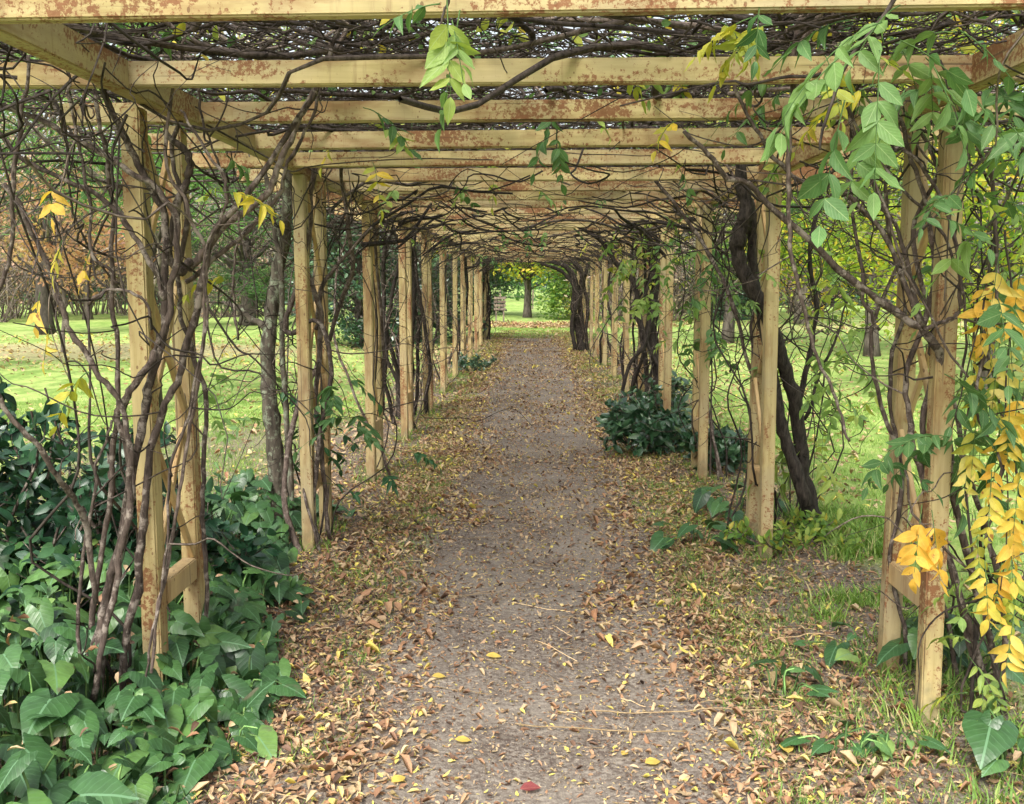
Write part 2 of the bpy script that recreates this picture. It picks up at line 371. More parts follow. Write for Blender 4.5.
M['grass'] = leaf_mat('grass_blade', [(0, (0.09, 0.19, 0.03)), (0.55, (0.20, 0.34, 0.06)), (0.85, (0.36, 0.46, 0.12)), (1, (0.55, 0.47, 0.24))], 0.5, 0.35)
M['straw'] = bark_mat('dry_stalk', (0.30, 0.20, 0.10), (0.55, 0.42, 0.24), None, 30, 0.1, 0.001)
M['stalk'] = bark_mat('green_stalk', (0.06, 0.14, 0.04), (0.14, 0.22, 0.07), None, 30, 0.1, 0.001)

# ------------------------------------------------------------------ ground
def wob(x, y): return 0.10 * np.sin(y * 0.9 + 1) + 0.07 * np.sin(y * 2.3 + x)
def hgt(x, y):
    x = np.asarray(x, float); y = np.asarray(y, float)
    near = np.exp(-((y - 8) / 22.0) ** 2)
    h = 0.018 * np.sin(x * 1.7 + y * 0.6) + 0.012 * np.sin(x * 3.9 - y * 1.3 + 2) + 0.010 * np.sin(y * 3.1 + x * 0.7)
    dip = -0.03 * np.exp(-(x / 0.8) ** 2) + 0.02
    far = 0.25 * np.sin(x * 0.05 + 1.0) * np.sin(y * 0.045) * np.clip((np.abs(x) - 3) / 12, 0, 1)
    return h * (0.4 + 0.6 * near) + dip * (np.abs(y) < 60) + far

def shift(y): return 0.09 * np.sin(y * 0.8 + 0.5) + 0.05 * np.sin(y * 2.1)
def grid(xs, ys, dz=0.0):
    X, Y = np.meshgrid(xs, ys); Z = hgt(X, Y) + dz
    v = np.stack([X, Y, Z], -1).reshape(-1, 3); nx, ny = len(xs), len(ys)
    i = np.arange(ny - 1)[:, None] * nx; j = np.arange(nx - 1)[None, :]
    q = np.stack([i + j, i + j + 1, i + nx + j + 1, i + nx + j], -1).reshape(-1)
    return v, q, np.full((nx - 1) * (ny - 1), 4)
def graded(a, b, near, dens, far):
    out = list(np.arange(-near, near + 1e-6, dens)); s = dens; x = near
    while x < far: s *= 1.25; x += s; out.append(x); out.insert(0, -x)
    return np.array(out)
xs = graded(0, 0, 3.4, 0.1, 500); ys = np.concatenate([-graded(0, 0, 0.2, 0.1, 60)[::-1][:0], np.arange(-40, -1, 2.0), np.arange(-1, 16, 0.1), np.arange(16, 40, 0.4), 40 * 1.12 ** np.arange(0, 24)])

def ground_material(name, path):
    m, nt, out = mat(name)
    g = N(nt, 'ShaderNodeNewGeometry'); P = g.outputs['Position']
    sp = nt.nodes.new('ShaderNodeSeparateXYZ'); L(nt, P, sp.inputs[0])
    n_f = noise(nt, P, 55, 5, 0.7); n_m = noise(nt, P, 9, 5, 0.6); n_l = noise(nt, P, 1.3, 4, 0.6); n_xl = noise(nt, P, 0.28, 3, 0.55)
    vor = nt.nodes.new('ShaderNodeTexVoronoi'); vor.inputs['Scale'].default_value = 34; vor.inputs['Randomness'].default_value = 1; L(nt, P, vor.inputs['Vector'])
    # trodden soil with grit
    soil = mix(nt, ramp(nt, n_m.outputs[0], [(0.3, 0), (0.7, 1)]).outputs[0], (0.165, 0.138, 0.110), (0.33, 0.29, 0.24))
    soil = mix(nt, ramp(nt, n_f.outputs[0], [(0.42, 0), (0.60, 1)]).outputs[0], (0.095, 0.070, 0.058), soil)
    vs = nt.nodes.new('ShaderNodeTexVoronoi'); vs.inputs['Scale'].default_value = 120; L(nt, P, vs.inputs['Vector'])
    sc_ = nt.nodes.new('ShaderNodeSeparateColor'); L(nt, vs.outputs['Color'], sc_.inputs[0])
    grit = math_(nt, 'MULTIPLY', math_(nt, 'LESS_THAN', vs.outputs['Distance'], 0.30), math_(nt, 'GREATER_THAN', sc_.outputs[0], 0.62))
    soil = mix(nt, math_(nt, 'MULTIPLY', grit, 0.7), soil, mix(nt, sc_.outputs[1], (0.42, 0.32, 0.20), (0.36, 0.34, 0.31)))
    if path:
        col = mix(nt, ramp(nt, n_l.outputs[0], [(0.4, 0.0), (0.65, 0.45)]).outputs[0], soil, (0.36, 0.32, 0.265))
    else:
        # rotten leaf mould between leaves
        sc2 = nt.nodes.new('ShaderNodeSeparateColor'); L(nt, vor.outputs['Color'], sc2.inputs[0])
        lf = ramp(nt, sc2.outputs[0], [(0, (0.09, 0.05, 0.03)), (0.35, (0.22, 0.13, 0.07)), (0.7, (0.36, 0.24, 0.12)), (1, (0.46, 0.34, 0.16))], 'CONSTANT').outputs[0]
        mould = mix(nt, ramp(nt, vor.outputs['Distance'], [(0.25, 0.55), (0.55, 0.0)]).outputs[0], soil, lf)
        lawn = mix(nt, ramp(nt, n_f.outputs[0], [(0.35, 0), (0.65, 1)]).outputs[0], (0.18, 0.29, 0.05), (0.34, 0.46, 0.13))
        lawn = mix(nt, ramp(nt, n_xl.outputs[0], [(0.35, 0), (0.65, 0.8)]).outputs[0], lawn, (0.42, 0.50, 0.17))
        lawn = mix(nt, ramp(nt, n_m.outputs[0], [(0.56, 0), (0.66, 0.5)]).outputs[0], lawn, (0.30, 0.24, 0.11))
        n_p = noise(nt, mapping(nt, P, (1, 0.6, 1)), 2.4, 6, 0.75)
        lawn = mix(nt, ramp(nt, n_p.outputs[0], [(0.44, 0.75), (0.56, 0)]).outputs[0], lawn, (0.13, 0.23, 0.045))
        n_q = noise(nt, mapping(nt, P, (1, 0.7, 1)), 1.1, 7, 0.8)
        lawn = mix(nt, ramp(nt, n_q.outputs[0], [(0.54, 0), (0.66, 0.6)]).outputs[0], lawn, (0.42, 0.42, 0.18))
        # how far from the walk, and from the brown patch beneath the orange tree
        ax = math_(nt, 'ABSOLUTE', sp.outputs[0])
        e = math_(nt, 'ADD', ax, math_(nt, 'MULTIPLY', math_(nt, 'SUBTRACT', n_l.outputs[0], 0.5), 2.2))
        fade = math_(nt, 'SUBTRACT', e, 2.1)
        endy = math_(nt, 'MULTIPLY', math_(nt, 'SUBTRACT', sp.outputs[1], 28.0), 0.6)
        endy = math_(nt, 'MINIMUM', math_(nt, 'MAXIMUM', endy, 0.0), 2.2)
        f = ramp(nt, math_(nt, 'ADD', math_(nt, 'MULTIPLY', math_(nt, 'ADD', fade, endy), 0.5), 0.5), [(0.35, 0), (0.62, 1)]).outputs[0]
        # scattered leaf drifts on the lawn
        def patch(x, y, rx, ry):
            a = math_(nt, 'POWER', math_(nt, 'DIVIDE', math_(nt, 'SUBTRACT', sp.outputs[0], x), rx), 2.0)
            b = math_(nt, 'POWER', math_(nt, 'DIVIDE', math_(nt, 'SUBTRACT', sp.outputs[1], y), ry), 2.0)
            d = math_(nt, 'ADD', math_(nt, 'ADD', a, b), math_(nt, 'MULTIPLY', math_(nt, 'SUBTRACT', n_m.outputs[0], 0.5), 2.0))
            return ramp(nt, d, [(0.5, 0.85), (1.1, 0)]).outputs[0]
        lawn = mix(nt, math_(nt, 'MULTIPLY', patch(-10.5, 22.5, 6.5, 3.0), 0.6), lawn, mix(nt, sc2.outputs[0], (0.30, 0.20, 0.14), (0.60, 0.44, 0.32)))
        lawn = mix(nt, patch(-2.9, 8.5, 1.6, 3.2), lawn, mould)
        lawn = mix(nt, patch(0, 38, 6, 2.2), lawn, mix(nt, sc2.outputs[0], (0.20, 0.15, 0.09), (0.34, 0.28, 0.16)))
        lawn = mix(nt, math_(nt, 'MULTIPLY', patch(14, 33, 9, 3), 0.5), lawn, mix(nt, sc2.outputs[0], (0.34, 0.28, 0.14), (0.55, 0.46, 0.26)))
        col = mix(nt, f, mould, lawn)
    h = math_(nt, 'ADD', math_(nt, 'MULTIPLY', n_f.outputs[0], 0.5), n_m.outputs[0])
    h = math_(nt, 'ADD', h, math_(nt, 'MULTIPLY', grit, 0.2))
    principled(nt, out, col, 0.9, bump(nt, h, 0.9, 0.02), 0.15)
    return m
mb = MB(); v, q, t = grid(xs, ys); mb.add(v, q, t); tag(mb.build('ground', ground_material('lawn_and_leaf_mould', False)), kind='structure')
py_ = np.concatenate([np.arange(-1, 16, 0.1), np.arange(16, 30, 0.2)])
v, q, t = grid(np.arange(-0.8, 0.8001, 0.1), py_, 0.006)
edge = np.clip(0.92 + 0.022 * (v[:, 1] - 3), .88, 1.22) + 0.08 * np.sin(v[:, 1] * 1.3) + 0.05 * np.sin(v[:, 1] * 3.7 + np.sign(v[:, 0]))
v[:, 0] = v[:, 0] * edge + 0.02 + shift(v[:, 1]); v[:, 2] = hgt(v[:, 0], v[:, 1]) + 0.006 - 0.014 * (np.abs(v[:, 0] - .02 - shift(v[:, 1])) > 0.78 * edge)
mb = MB(); mb.add(v, q, t); tag(mb.build('path', ground_material('trodden_soil', True)), kind='structure')

# ------------------------------------------------------------------ pergola
HW = 1.385; PX0 = 0.0
PY = [3.55 + 2.17 * k for k in range(13)]
perg = thing('pergola', 'long weathered yellow timber pergola over the leaf-strewn path', 'pergola', (0, 0, 0))
post_me = box_mesh('post', 0.070, 0.076, 2.40, 0.006, M['post'])
rail_me = box_mesh('low_rail', 0.06, 0.34, 0.09, 0.005, M['brace'])
def put(name, me, loc, rot=(0, 0, 0), par=perg):
    o = bpy.data.objects.new(name, me); C.objects.link(o); o.parent = par; o.location = loc; o.rotation_euler = rot; return o
TOP = 2.205
for k, y in enumerate(PY):
    for s in (-1, 1):
        x = s * (HW if k == 0 else 1.335)
        for dy in (0, 0.43):
            lean = rng.normal(0, 0.006, 2)
            put('post', post_me, (x + random.uniform(-.01, .01) + (0.045 * s if k == 0 else 0), y + dy + (0 if s < 0 else 0.02), TOP - 2.40), (lean[0], lean[1], R(random.uniform(-3, 3))))
        put('low_rail', rail_me, (x + (0.045 * s if k == 0 else 0), y + 0.215 + (0 if s < 0 else 0.02), 0.40 + random.uniform(-.02, .02)), (0, 0, 0))
        # crossed laths in the gap between the two posts
        nb = 3 if k < 3 else (1 if k < 8 else 0)
        z0 = 0.50
        for b in range(nb):
            hh = 0.52; za = z0 + b * 0.56
            for sg in (-1, 1):
                ln = math.hypot(0.36, hh); me = bpy.data.meshes.get('lath_%d' % 0)
                if me is None: me = box_mesh('lath_0', 0.018, 0.030, ln, 0.002, M['brace'], z0=False)
                put('lath', me, (x + sg * 0.0115 + (0.045 * s if k == 0 else 0), y + 0.215, za + hh / 2), (sg * math.atan2(0.36, hh), 0, 0))
for s in (-1, 1):     # long side beams, bay by bay, lying on the posts
    ya = 2.0
    while ya < 30.5:
        yb = min(ya + 4.34 + (1.76 if ya == 2.0 else 0), 30.6)
        me = box_mesh('side_beam', 0.062, yb - ya - 0.004, 0.10, 0.005, M['sbeam'])
        put('side_beam', me, (s * 1.36, (ya + yb) / 2, TOP + 0.003), (0, 0, 0)); ya = yb
cb_me = [box_mesh('crossbeam', 3.72, 0.045, 0.078, 0.005, M['beam']) for _ in range(1)][0]
k = 0; y = 2.42
while y < 30.4:
    put('crossbeam', cb_me, (random.uniform(-.03, .03), y, TOP + 0.018 + random.uniform(-.004, .004)), (0, R(random.uniform(-.35, .1) if k else -0.35), R(random.uniform(-.6, .6))))
    y += (0.86 if k == 0 else 0.70 if k == 1 else 0.745) + random.uniform(-.015, .02); k += 1

# ------------------------------------------------------------------ vine growing helpers
def wander(a, b, n=10, amp=0.08, sag=0.0):
    a = np.asarray(a, float); b = np.asarray(b, float)
    t = np.linspace(0, 1, n)[:, None]
    w = np.cumsum(rng.normal(0, 1, (n, 3)), 0); w -= w[0] + (w[-1] - w[0]) * t
    ln = np.linalg.norm(b - a)
    return a + (b - a) * t + w * amp * ln / math.sqrt(n) + np.array([0, 0, -1]) * sag * ln * 4 * t * (1 - t)

def side_twigs(mb, P, k, ln=0.5, rad=0.003, upbias=0.2):
    """thin shoots leaving a stem"""
    for _ in range(k):
        i = random.randint(1, len(P) - 1); a = P[i]
        d = rand_unit(1, 0.8, upbias)[0]; l = ln * random.uniform(.4, 1.3)
        Q = wander(a, a + d * l, 7, 0.12, random.uniform(0, 0.12))
        mb.tube(spline(Q, 10), np.linspace(rad, rad * 0.45, 10), 3, closed=False)

def pxl(pts, Y):
    """stem drawn over the photograph: (x, y[, depth]) points to world points"""
    out = []
    for p in pts: out.append(at(p[0], p[1], p[2] if len(p) > 2 else Y))
    return out

def vine(label, loc, stems=(), bark='vine', spiral=0, thin=10, region=None, leaves=None, twigs=60, group='wisteria vines climbing the pergola posts', dark=False, height=2.3, inward=0, trunks=0, reach=0.9, matleaf='wist', stemscale=1.0):
    v = thing('wisteria_vine', label, 'vine', loc, group)
    o = np.array(loc, float); tw = MB(); allP = []
    for pts, rads in stems:
        P, rd = spline(pts, max(10, (len(pts) - 1) * 7), 0.005, rads); rd = rd * stemscale
        m = MB(); m.tube(P, rd * (1 + rng.normal(0, .07, len(rd))), 9 if max(rads) > 0.012 else 6, random.uniform(.15, .82)); m.build('trunk' if max(rads) > 0.035 else 'stem', M[bark], v); allP.append(P)
    for k in range(trunks):    # stems twisting up around the pier and over the top
        a0 = random.uniform(0, 6.28); tw_ = random.uniform(1.5, 5) * random.choice((-1, 1)); r0 = random.uniform(.06, .24)
        pts = []
        n = 9
        for i in range(n):
            f = i / (n - 1); r = r0 * (1 - 0.4 * f) + 0.03
            pts.append(o + np.array([math.cos(a0 + tw_ * f) * r, 0.2 + math.sin(a0 + tw_ * f) * (r + 0.12), height * f - 0.03]) + rng.normal(0, .015, 3))
        e = o + np.array([inward * random.uniform(.3, 1.1), random.uniform(-.8, 1.2), height + random.uniform(.0, .25)]); pts.append(e)
        pts.append(e + np.array([inward * random.uniform(.1, .8), random.uniform(-.6, .6), random.uniform(-.05, .15)]))
        rad = random.uniform(.007, .017) if not dark else random.uniform(.010, .028)
        P, rd = spline(pts, 60, 0.004, [rad * 1.2, rad, rad * .9, rad * .4])
        m = MB(); m.tube(P, rd, 6, random.uniform(.1, .8)); m.build('stem', M[bark], v); allP.append(P)
    for k in range(thin):
        a = o + np.array([random.uniform(-.14, .14), random.uniform(-.1, .5), 0]); b = o + np.array([random.uniform(-.3, .3) + inward * .08, random.uniform(-.4, .9), height + random.uniform(-.2, .3)])
        Q = wander(a, b, 9, 0.16); P = spline(Q, 26); tw.tube(P, np.linspace(.007, .003, 26) * random.uniform(.6, 1.3), 4, closed=False); allP.append(P)
    up_ = [P for P in allP]
    for k in range(twigs):
        P = random.choice(up_); i = random.randint(len(P) // 4, len(P) - 1)
        a = P[i]; d = rand_unit(1, .7, .1)[0]; l = random.uniform(.25, reach)
        Q = wander(a, a + d * l, 7, .18, random.uniform(0, .15))
        tw.tube(spline(Q, 18), np.linspace(.0045, .0015, 18) * random.uniform(.5, 1.2), 3, closed=False)
    if tw.n: tag(tw.build('twig_tangle', M['twig' if not dark else 'vine'], v), kind='stuff')
    if leaves:
        lm = MB()
        for (n, zmin, zmax, ls, r0, rs) in leaves:
            for _ in range(n):
                P = random.choice(allP); c = [q for q in P if zmin < q[2] < zmax]
                if not c: continue
                a = c[random.randint(0, len(c) - 1)] + rng.normal(0, .06, 3)
                compound(lm, a, rand_unit(1, .4, .1)[0], random.uniform(.14, .26), random.randint(3, 5), ls, random.uniform(.3, .9), r0, rs)
        if lm.n: lm.build('foliage', [M[matleaf], M['stalk']], v)
    v['_n'] = 0
    return v

# left front pier: the big bundle, drawn from the photograph
D0 = 3.46
L0 = [
 (pxl([(84, 735, 3.42), (92, 660, 3.42), (108, 590, 3.44), (124, 520, 3.45), (134, 455, 3.42), (150, 395, 3.42), (162, 340, 3.40), (166, 280, 3.42), (163, 215, 3.44), (140, 170, 3.42), (112, 112, 3.35), (92, 55, 3.3), (79, 22, 3.2), (70, -30, 3.0)], D0), [.026, .022, .02, .018, .017, .014, .011]),
 (pxl([(96, 740), (102, 650), (112, 575), (128, 520), (133, 470), (120, 420, 3.38), (135, 385, 3.36), (158, 350, 3.38), (170, 300), (178, 240), (160, 190), (120, 168), (60, 128), (0, 104), (-40, 90)], 3.40), [.022, .018, .016, .014, .011]),
 (pxl([(76, 730), (88, 640), (100, 560), (111, 480), (118, 400), (112, 300), (113, 220), (105, 150), (95, 70), (100, 0)], 3.5), [.017, .014, .012, .010, .007]),
 (pxl([(110, 735), (128, 640), (140, 560), (148, 480), (158, 420), (182, 370), (198, 300), (212, 240), (250, 190), (290, 130), (318, 85), (345, 10)], 3.42), [.022, .019, .017, .016, .013, .010]),
 (pxl([(4, 184), (34, 232), (56, 295), (80, 345), (112, 395), (130, 450), (128, 520), (112, 600), (92, 700)], 3.30), [.010, .013, .013, .014, .015]),
 (pxl([(-20, 375, 2.95), (20, 425, 3.0), (58, 472, 3.1), (82, 515, 3.25), (96, 600, 3.35)], 3.1), [.009, .011, .013, .014]),
 (pxl([(28, 55), (20, 130), (16, 200), (8, 255), (-10, 320)], 3.2), [.007, .010, .009, .010]),
 (pxl([(-20, 115), (30, 163), (85, 190), (128, 225), (150, 262), (168, 300)], 3.28), [.010, .010, .012, .014]),
 (pxl([(188, 270), (222, 232), (262, 200), (285, 150), (310, 100), (333, 62), (352, 0)], 3.55), [.019, .016, .014, .012, .010]),
 (pxl([(186, 282), (230, 246), (268, 214), (292, 160), (316, 108), (330, 40)], 3.6), [.012, .011, .010, .008, .006]),
 (pxl([(142, 745), (150, 660), (168, 560), (182, 470), (200, 375), (206, 300), (200, 240), (178, 190), (164, 140), (180, 60), (186, 20)], 3.34), [.009, .009, .009, .009, .008, .006]),
 (pxl([(205, 650), (206, 560), (200, 470), (204, 400), (186, 330), (178, 280), (186, 215), (172, 150), (190, 100)], 3.85), [.011, .012, .012, .014, .010]),
 (pxl([(165, 130), (188, 155), (186, 185), (170, 240), (180, 270), (190, 262)], 3.5), [.014, .016, .020, .022, .02]),
 (pxl([(64, 60), (70, 90), (78, 135), (86, 190), (92, 255), (108, 270), (118, 285)], 3.2), [.005, .007, .007, .006]),
 (pxl([(88, 305), (110, 290), (145, 303), (150, 330)], 3.36), [.008, .007, .006]),
 (pxl([(180, 110), (200, 140), (225, 180), (222, 215), (205, 260), (206, 330), (190, 400), (170, 470), (165, 560), (152, 640), (140, 720)], 3.32), [.006, .008, .007, .007, .006]),
 (pxl([(112, 420), (98, 470), (88, 530), (80, 600), (78, 690)], 3.36), [.006, .008, .009, .009]),
 (pxl([(250, 260), (236, 210), (205, 130), (190, 70), (150, 30)], 3.5), [.004, .006, .006, .005]),
]
vine('thick bundle of brown wisteria stems climbing outside the nearest left post', at(96, 740, 3.45) * [1, 1, 0], L0, thin=4, inward=.4, twigs=60, stemscale=.76, reach=.8,
     leaves=[(4, 1.2, 1.9, .06, .85, .1)], trunks=0)
# right front pier
R0 = [
 (pxl([(684, 131, 3.3), (725, 170, 3.35), (768, 204, 3.4), (835, 268, 3.45), (898, 316, 3.5), (930, 340, 3.52), (945, 420, 3.6), (960, 520), (990, 640), (1000, 720)], 3.6), [.009, .011, .014, .017, .017, .015, .014]),
 (pxl([(1008, 765), (985, 680), (962, 600), (938, 520), (915, 450), (905, 380), (930, 300), (928, 210), (905, 140), (880, 60)], 3.62), [.018, .015, .014, .012, .010, .008]),
 (pxl([(995, 745), (970, 640), (945, 540), (925, 430), (938, 340), (912, 240), (935, 170), (905, 110)], 3.66), [.014, .013, .012, .010, .008]),
 (pxl([(1020, 770), (1002, 700), (1005, 620), (990, 540), (965, 470), (948, 380), (922, 320), (900, 240), (870, 180), (840, 90), (830, 0)], 3.55), [.014, .012, .010, .009, .007]),
 (pxl([(808, 5), (794, 45), (791, 120), (789, 190), (793, 260), (810, 330), (835, 400), (850, 440)], 3.3), [.011, .011, .009, .007, .005]),
 (pxl([(966, 128), (990, 172), (996, 225), (995, 320), (975, 400), (1000, 470), (985, 540)], 3.3), [.006, .008, .007, .006, .005]),
 (pxl([(925, 330), (945, 322), (958, 310), (960, 260), (938, 190), (905, 150)], 3.45), [.010, .009, .008, .007]),
 (pxl([(880, 330), (865, 300), (856, 230), (852, 150), (858, 60)], 3.6), [.007, .008, .007, .006]),
 (pxl([(972, 760), (955, 660), (930, 560), (905, 470), (880, 400), (872, 330), (900, 260), (945, 200), (975, 140)], 3.9), [.012, .011, .010, .008, .006]),
 (pxl([(722, 60), (745, 110), (775, 160), (800, 180), (835, 185), (880, 230), (925, 330)], 3.5), [.006, .008, .009, .009, .011]),
 (pxl([(896, 735), (904, 640), (890, 560), (902, 470), (888, 380), (905, 300), (885, 200), (900, 120)], 3.95), [.010, .010, .009, .008]),
 (pxl([(905, 470), (918, 520), (960, 560), (1000, 600)], 3.4), [.005, .006, .005]),
 (pxl([(1000, 420), (960, 370), (920, 300), (895, 240), (872, 150)], 3.35), [.004, .005, .006, .004]),
 (pxl([(840, 60), (850, 120), (905, 190), (945, 240), (965, 300), (962, 380)], 3.4), [.005, .006, .006, .005]),
]
vine('tangle of brown wisteria stems wound through the nearest right pier', at(985, 740, 3.6) * [1, 1, 0], R0, thin=6, inward=-.4, twigs=90, stemscale=.85, reach=.7, leaves=None)
# second pier on the left: a lichened trunk beside it and stems hooked round the post
L1 = [
 (pxl([(278, 520, 6.3), (276, 470, 6.3), (270, 400, 6.3), (268, 340, 6.3), (276, 280, 6.3), (286, 220, 6.2), (290, 170, 6.1), (300, 110, 6)], 6.3), [.062, .054, .05, .045, .04, .03, .02]),
 (pxl([(292, 510), (288, 430), (282, 350), (281, 280), (274, 220), (262, 170), (240, 120)], 6.1), [.02, .018, .017, .015, .012]),
 (pxl([(268, 330), (250, 318), (236, 308), (222, 302)], 6.3), [.028, .02, .012]),
]
v1 = vine('lichen-covered old wisteria trunk standing outside the second left pier', at(278, 520, 6.3) * [1, 1, 0], L1, 'lichen_bark', thin=4, twigs=60, inward=.5)
L1b = [
 (pxl([(322, 560), (312, 500), (322, 430), (330, 370), (318, 320), (290, 335), (286, 318), (300, 280), (306, 240), (302, 200), (296, 180), (310, 120)], 5.72), [.016, .014, .014, .015, .016, .014, .012]),
 (pxl([(330, 540), (322, 470), (316, 400), (320, 320), (308, 270), (310, 220), (314, 170), (330, 110)], 5.85), [.012, .014, .016, .018, .018, .012]),
 (pxl([(316, 330), (322, 290), (340, 262), (352, 248), (372, 226)], 5.9), [.014, .013, .010, .006]),
 (pxl([(238, 340), (235, 300), (236, 250), (250, 226), (280, 218)], 5.8), [.008, .008, .007, .006]),
]
vine('brown wisteria stem hooked round the second left post above its middle', at(322, 560, 5.75) * [1, 1, 0], L1b, thin=3, twigs=45, inward=.6, trunks=2, leaves=[(14, .5, 1.1, .06, .15, .1)], matleaf='wistdark')
# second pier on the right: the rough black trunk
R1 = [
 (pxl([(822, 540, 6.1), (812, 512, 6.1), (802, 470, 6.1), (797, 410, 6.05), (786, 370, 6.0), (770, 328, 5.93), (752, 288, 5.9), (738, 255, 5.9), (740, 232, 5.9), (746, 212, 5.9), (742, 180, 5.9), (735, 120, 5.9), (715, 60, 5.8)], 5.95), [.085, .06, .05, .05, .052, .055, .05, .04, .025]),
 (pxl([(806, 505), (785, 440), (776, 390), (766, 340), (758, 300), (752, 260), (752, 220), (744, 190)], 6.0), [.05, .042, .038, .036, .035, .04]),
 (pxl([(802, 440), (800, 400), (812, 340), (815, 300), (810, 250), (820, 190), (800, 130)], 6.3), [.026, .022, .018, .016, .012]),
 (pxl([(804, 420), (822, 370), (838, 330), (850, 290)], 6.3), [.014, .010, .006]),
 (pxl([(800, 412), (830, 415), (868, 422)], 6.2), [.007, .006, .004]),
]
vine('thick rough black wisteria trunk leaning outside the second right pier', at(815, 535, 6.25) * [1, 1, 0], R1, 'dark_vine', thin=4, twigs=60, inward=-.5, stemscale=.82, leaves=[(20, .6, 1.9, .055, .6, .15)], reach=.9)
R1b = [(pxl([(760, 500), (766, 420), (752, 340), (760, 270), (745, 200), (700, 130), (640, 60, 5)], 6.15), [.012, .010, .009, .007]),
       (pxl([(655, 180, 6.5), (690, 225, 6.4), (722, 275, 6.3), (745, 350, 6.2), (762, 430, 6.2), (758, 520, 6.2)], 6.2), [.012, .012, .011, .01])]
vine('slender wisteria stems running up the second right post and inward', at(760, 520, 6.15) * [1, 1, 0], R1b, thin=7, twigs=60, inward=-.6)
# further piers
def gp(s, k, dx=0.0, dy=0.0): return (s * (HW + dx), PY[k] + dy, 0.0)
vine('dark ropes of wisteria winding round the fifth left pier', gp(-1, 4, .12, -.5), (), 'dark_vine', trunks=7, thin=8, twigs=80, dark=True, inward=.6)
vine('dark twisted wisteria on the fourth left post', gp(-1, 3, .1, .7), (), 'dark_vine', trunks=5, thin=6, twigs=50, dark=True, inward=.5)
Y4 = PY[3] + 1.0
R4 = [
 (pxl([(655, 420), (657, 370), (650, 330), (655, 280), (648, 240), (632, 222), (600, 215), (570, 212)], 11.6), [.06, .055, .05, .055, .05, .03, .02]),
 (pxl([(650, 415), (645, 360), (640, 320), (634, 285), (616, 262), (600, 240), (575, 225)], 11.7), [.03, .03, .03, .028, .02]),
 (pxl([(628, 430), (622, 400), (630, 365), (646, 340), (655, 300)], 11.3), [.02, .022, .022, .02]),
 (pxl([(640, 428), (628, 415), (622, 430)], 11.2), [.02, .02, .01]),
 (pxl([(672, 420), (666, 380), (650, 350), (640, 310), (655, 270), (660, 240)], 11.5), [.02, .02, .02, .02]),
]
vine('heavy black wisteria clump hiding the fourth right pier above dark leaves', at(652, 425, 11.6) * [1, 1, 0], R4, 'dark_vine', trunks=6, thin=10, twigs=160, dark=True, inward=-.6, leaves=[(60, 1.6, 2.6, .07, .72, .1)])
vine('single crooked wisteria stem on the third right pier', gp(1, 2, .12, .1), (), 'vine', trunks=3, thin=5, twigs=70, inward=-.5, leaves=[(30, 1.1, 2.3, .06, .45, .2)])
vine('thin wisteria stems on the third left pier', gp(-1, 2, .06, .1), (), 'vine', trunks=2, thin=3, twigs=40, inward=.5)
R9 = [(pxl([(583, 358), (579, 335), (574, 310), (576, 290), (572, 275), (564, 266), (550, 262)], 23.3), [.11, .08, .075, .08, .075, .05, .03]),
      (pxl([(578, 357), (582, 330), (580, 300), (582, 275), (574, 262)], 23.4), [.07, .06, .06, .07]),
      (pxl([(589, 358), (586, 335), (588, 305), (584, 285), (588, 265)], 23.5), [.05, .045, .045, .04]),
      (pxl([(575, 350), (572, 320), (578, 300), (570, 280), (556, 268), (540, 264)], 23.1), [.05, .05, .05, .04, .03])]
vine('massive black wisteria trunk of several strands at the far right end of the path', at(581, 358, 23.3) * [1, 1, 0], R9, 'dark_vine', trunks=0, thin=8, twigs=150, dark=True, inward=-.5)
vine('dark wisteria mass at the far left end of the path', gp(-1, 11, 0, 0), (), 'dark_vine', trunks=9, thin=10, twigs=100, dark=True, inward=.4)
for k, s in ((5, -1), (7, -1), (5, 1), (7, 1)):
    side = 'left' if s < 0 else 'right'; nm = {5: 'sixth', 7: 'eighth'}[k]
    vine('thin dark wisteria stems on the %s %s pier' % (nm, side), gp(s, k, .05, .1), (), 'dark_vine', trunks=3, thin=4, twigs=50, dark=True, inward=-s * .5)

# overhead tangle: nobody could count it
tm = MB()
def canopy(n, y0, y1, rmin, rmax, lmin, lmax, zlo=2.30, zhi=2.72, xw=1.9):
    for _ in range(n):
        a = np.array([random.uniform(-xw, xw), random.uniform(y0, y1), zlo + (zhi - zlo) * random.random() ** 1.3])
        th = random.uniform(0, 6.28); d = np.array([math.cos(th), math.sin(th), random.gauss(0, .12)])
        l = random.uniform(lmin, lmax)
        if random.random() < .16 and abs(a[0]) > .8: d[2] -= .35
        Q = wander(a, a + d * l, 7, .14, random.uniform(-.06, .05))
        Q[:, 2] = np.maximum(Q[:, 2], 2.03 if random.random() < (.12 if y0 < 7 else .16) else 2.315 + .05 * random.random())
        r = rmin + (rmax - rmin) * random.random() ** 3
        n_ = 17 if y0 < 5 else 13 if y0 < 10 else 9
        tm.tube(spline(Q, n_), np.linspace(r, r * .4, n_), 4 if r > .008 else 3, closed=False)
canopy(2300, 2.9, 8, .002, .012, .5, 1.7, 2.30, 2.95)
canopy(500, 1.6, 4, .002, .010, .5, 1.5, 2.32, 2.8)
canopy(1500, 7, 16, .003, .016, .6, 2.0)
canopy(1300, 16, 30.5, .005, .020, .8, 2.4)
canopy(60, 3, 30, .010, .022, 1.5, 3.5, 2.34, 2.5)
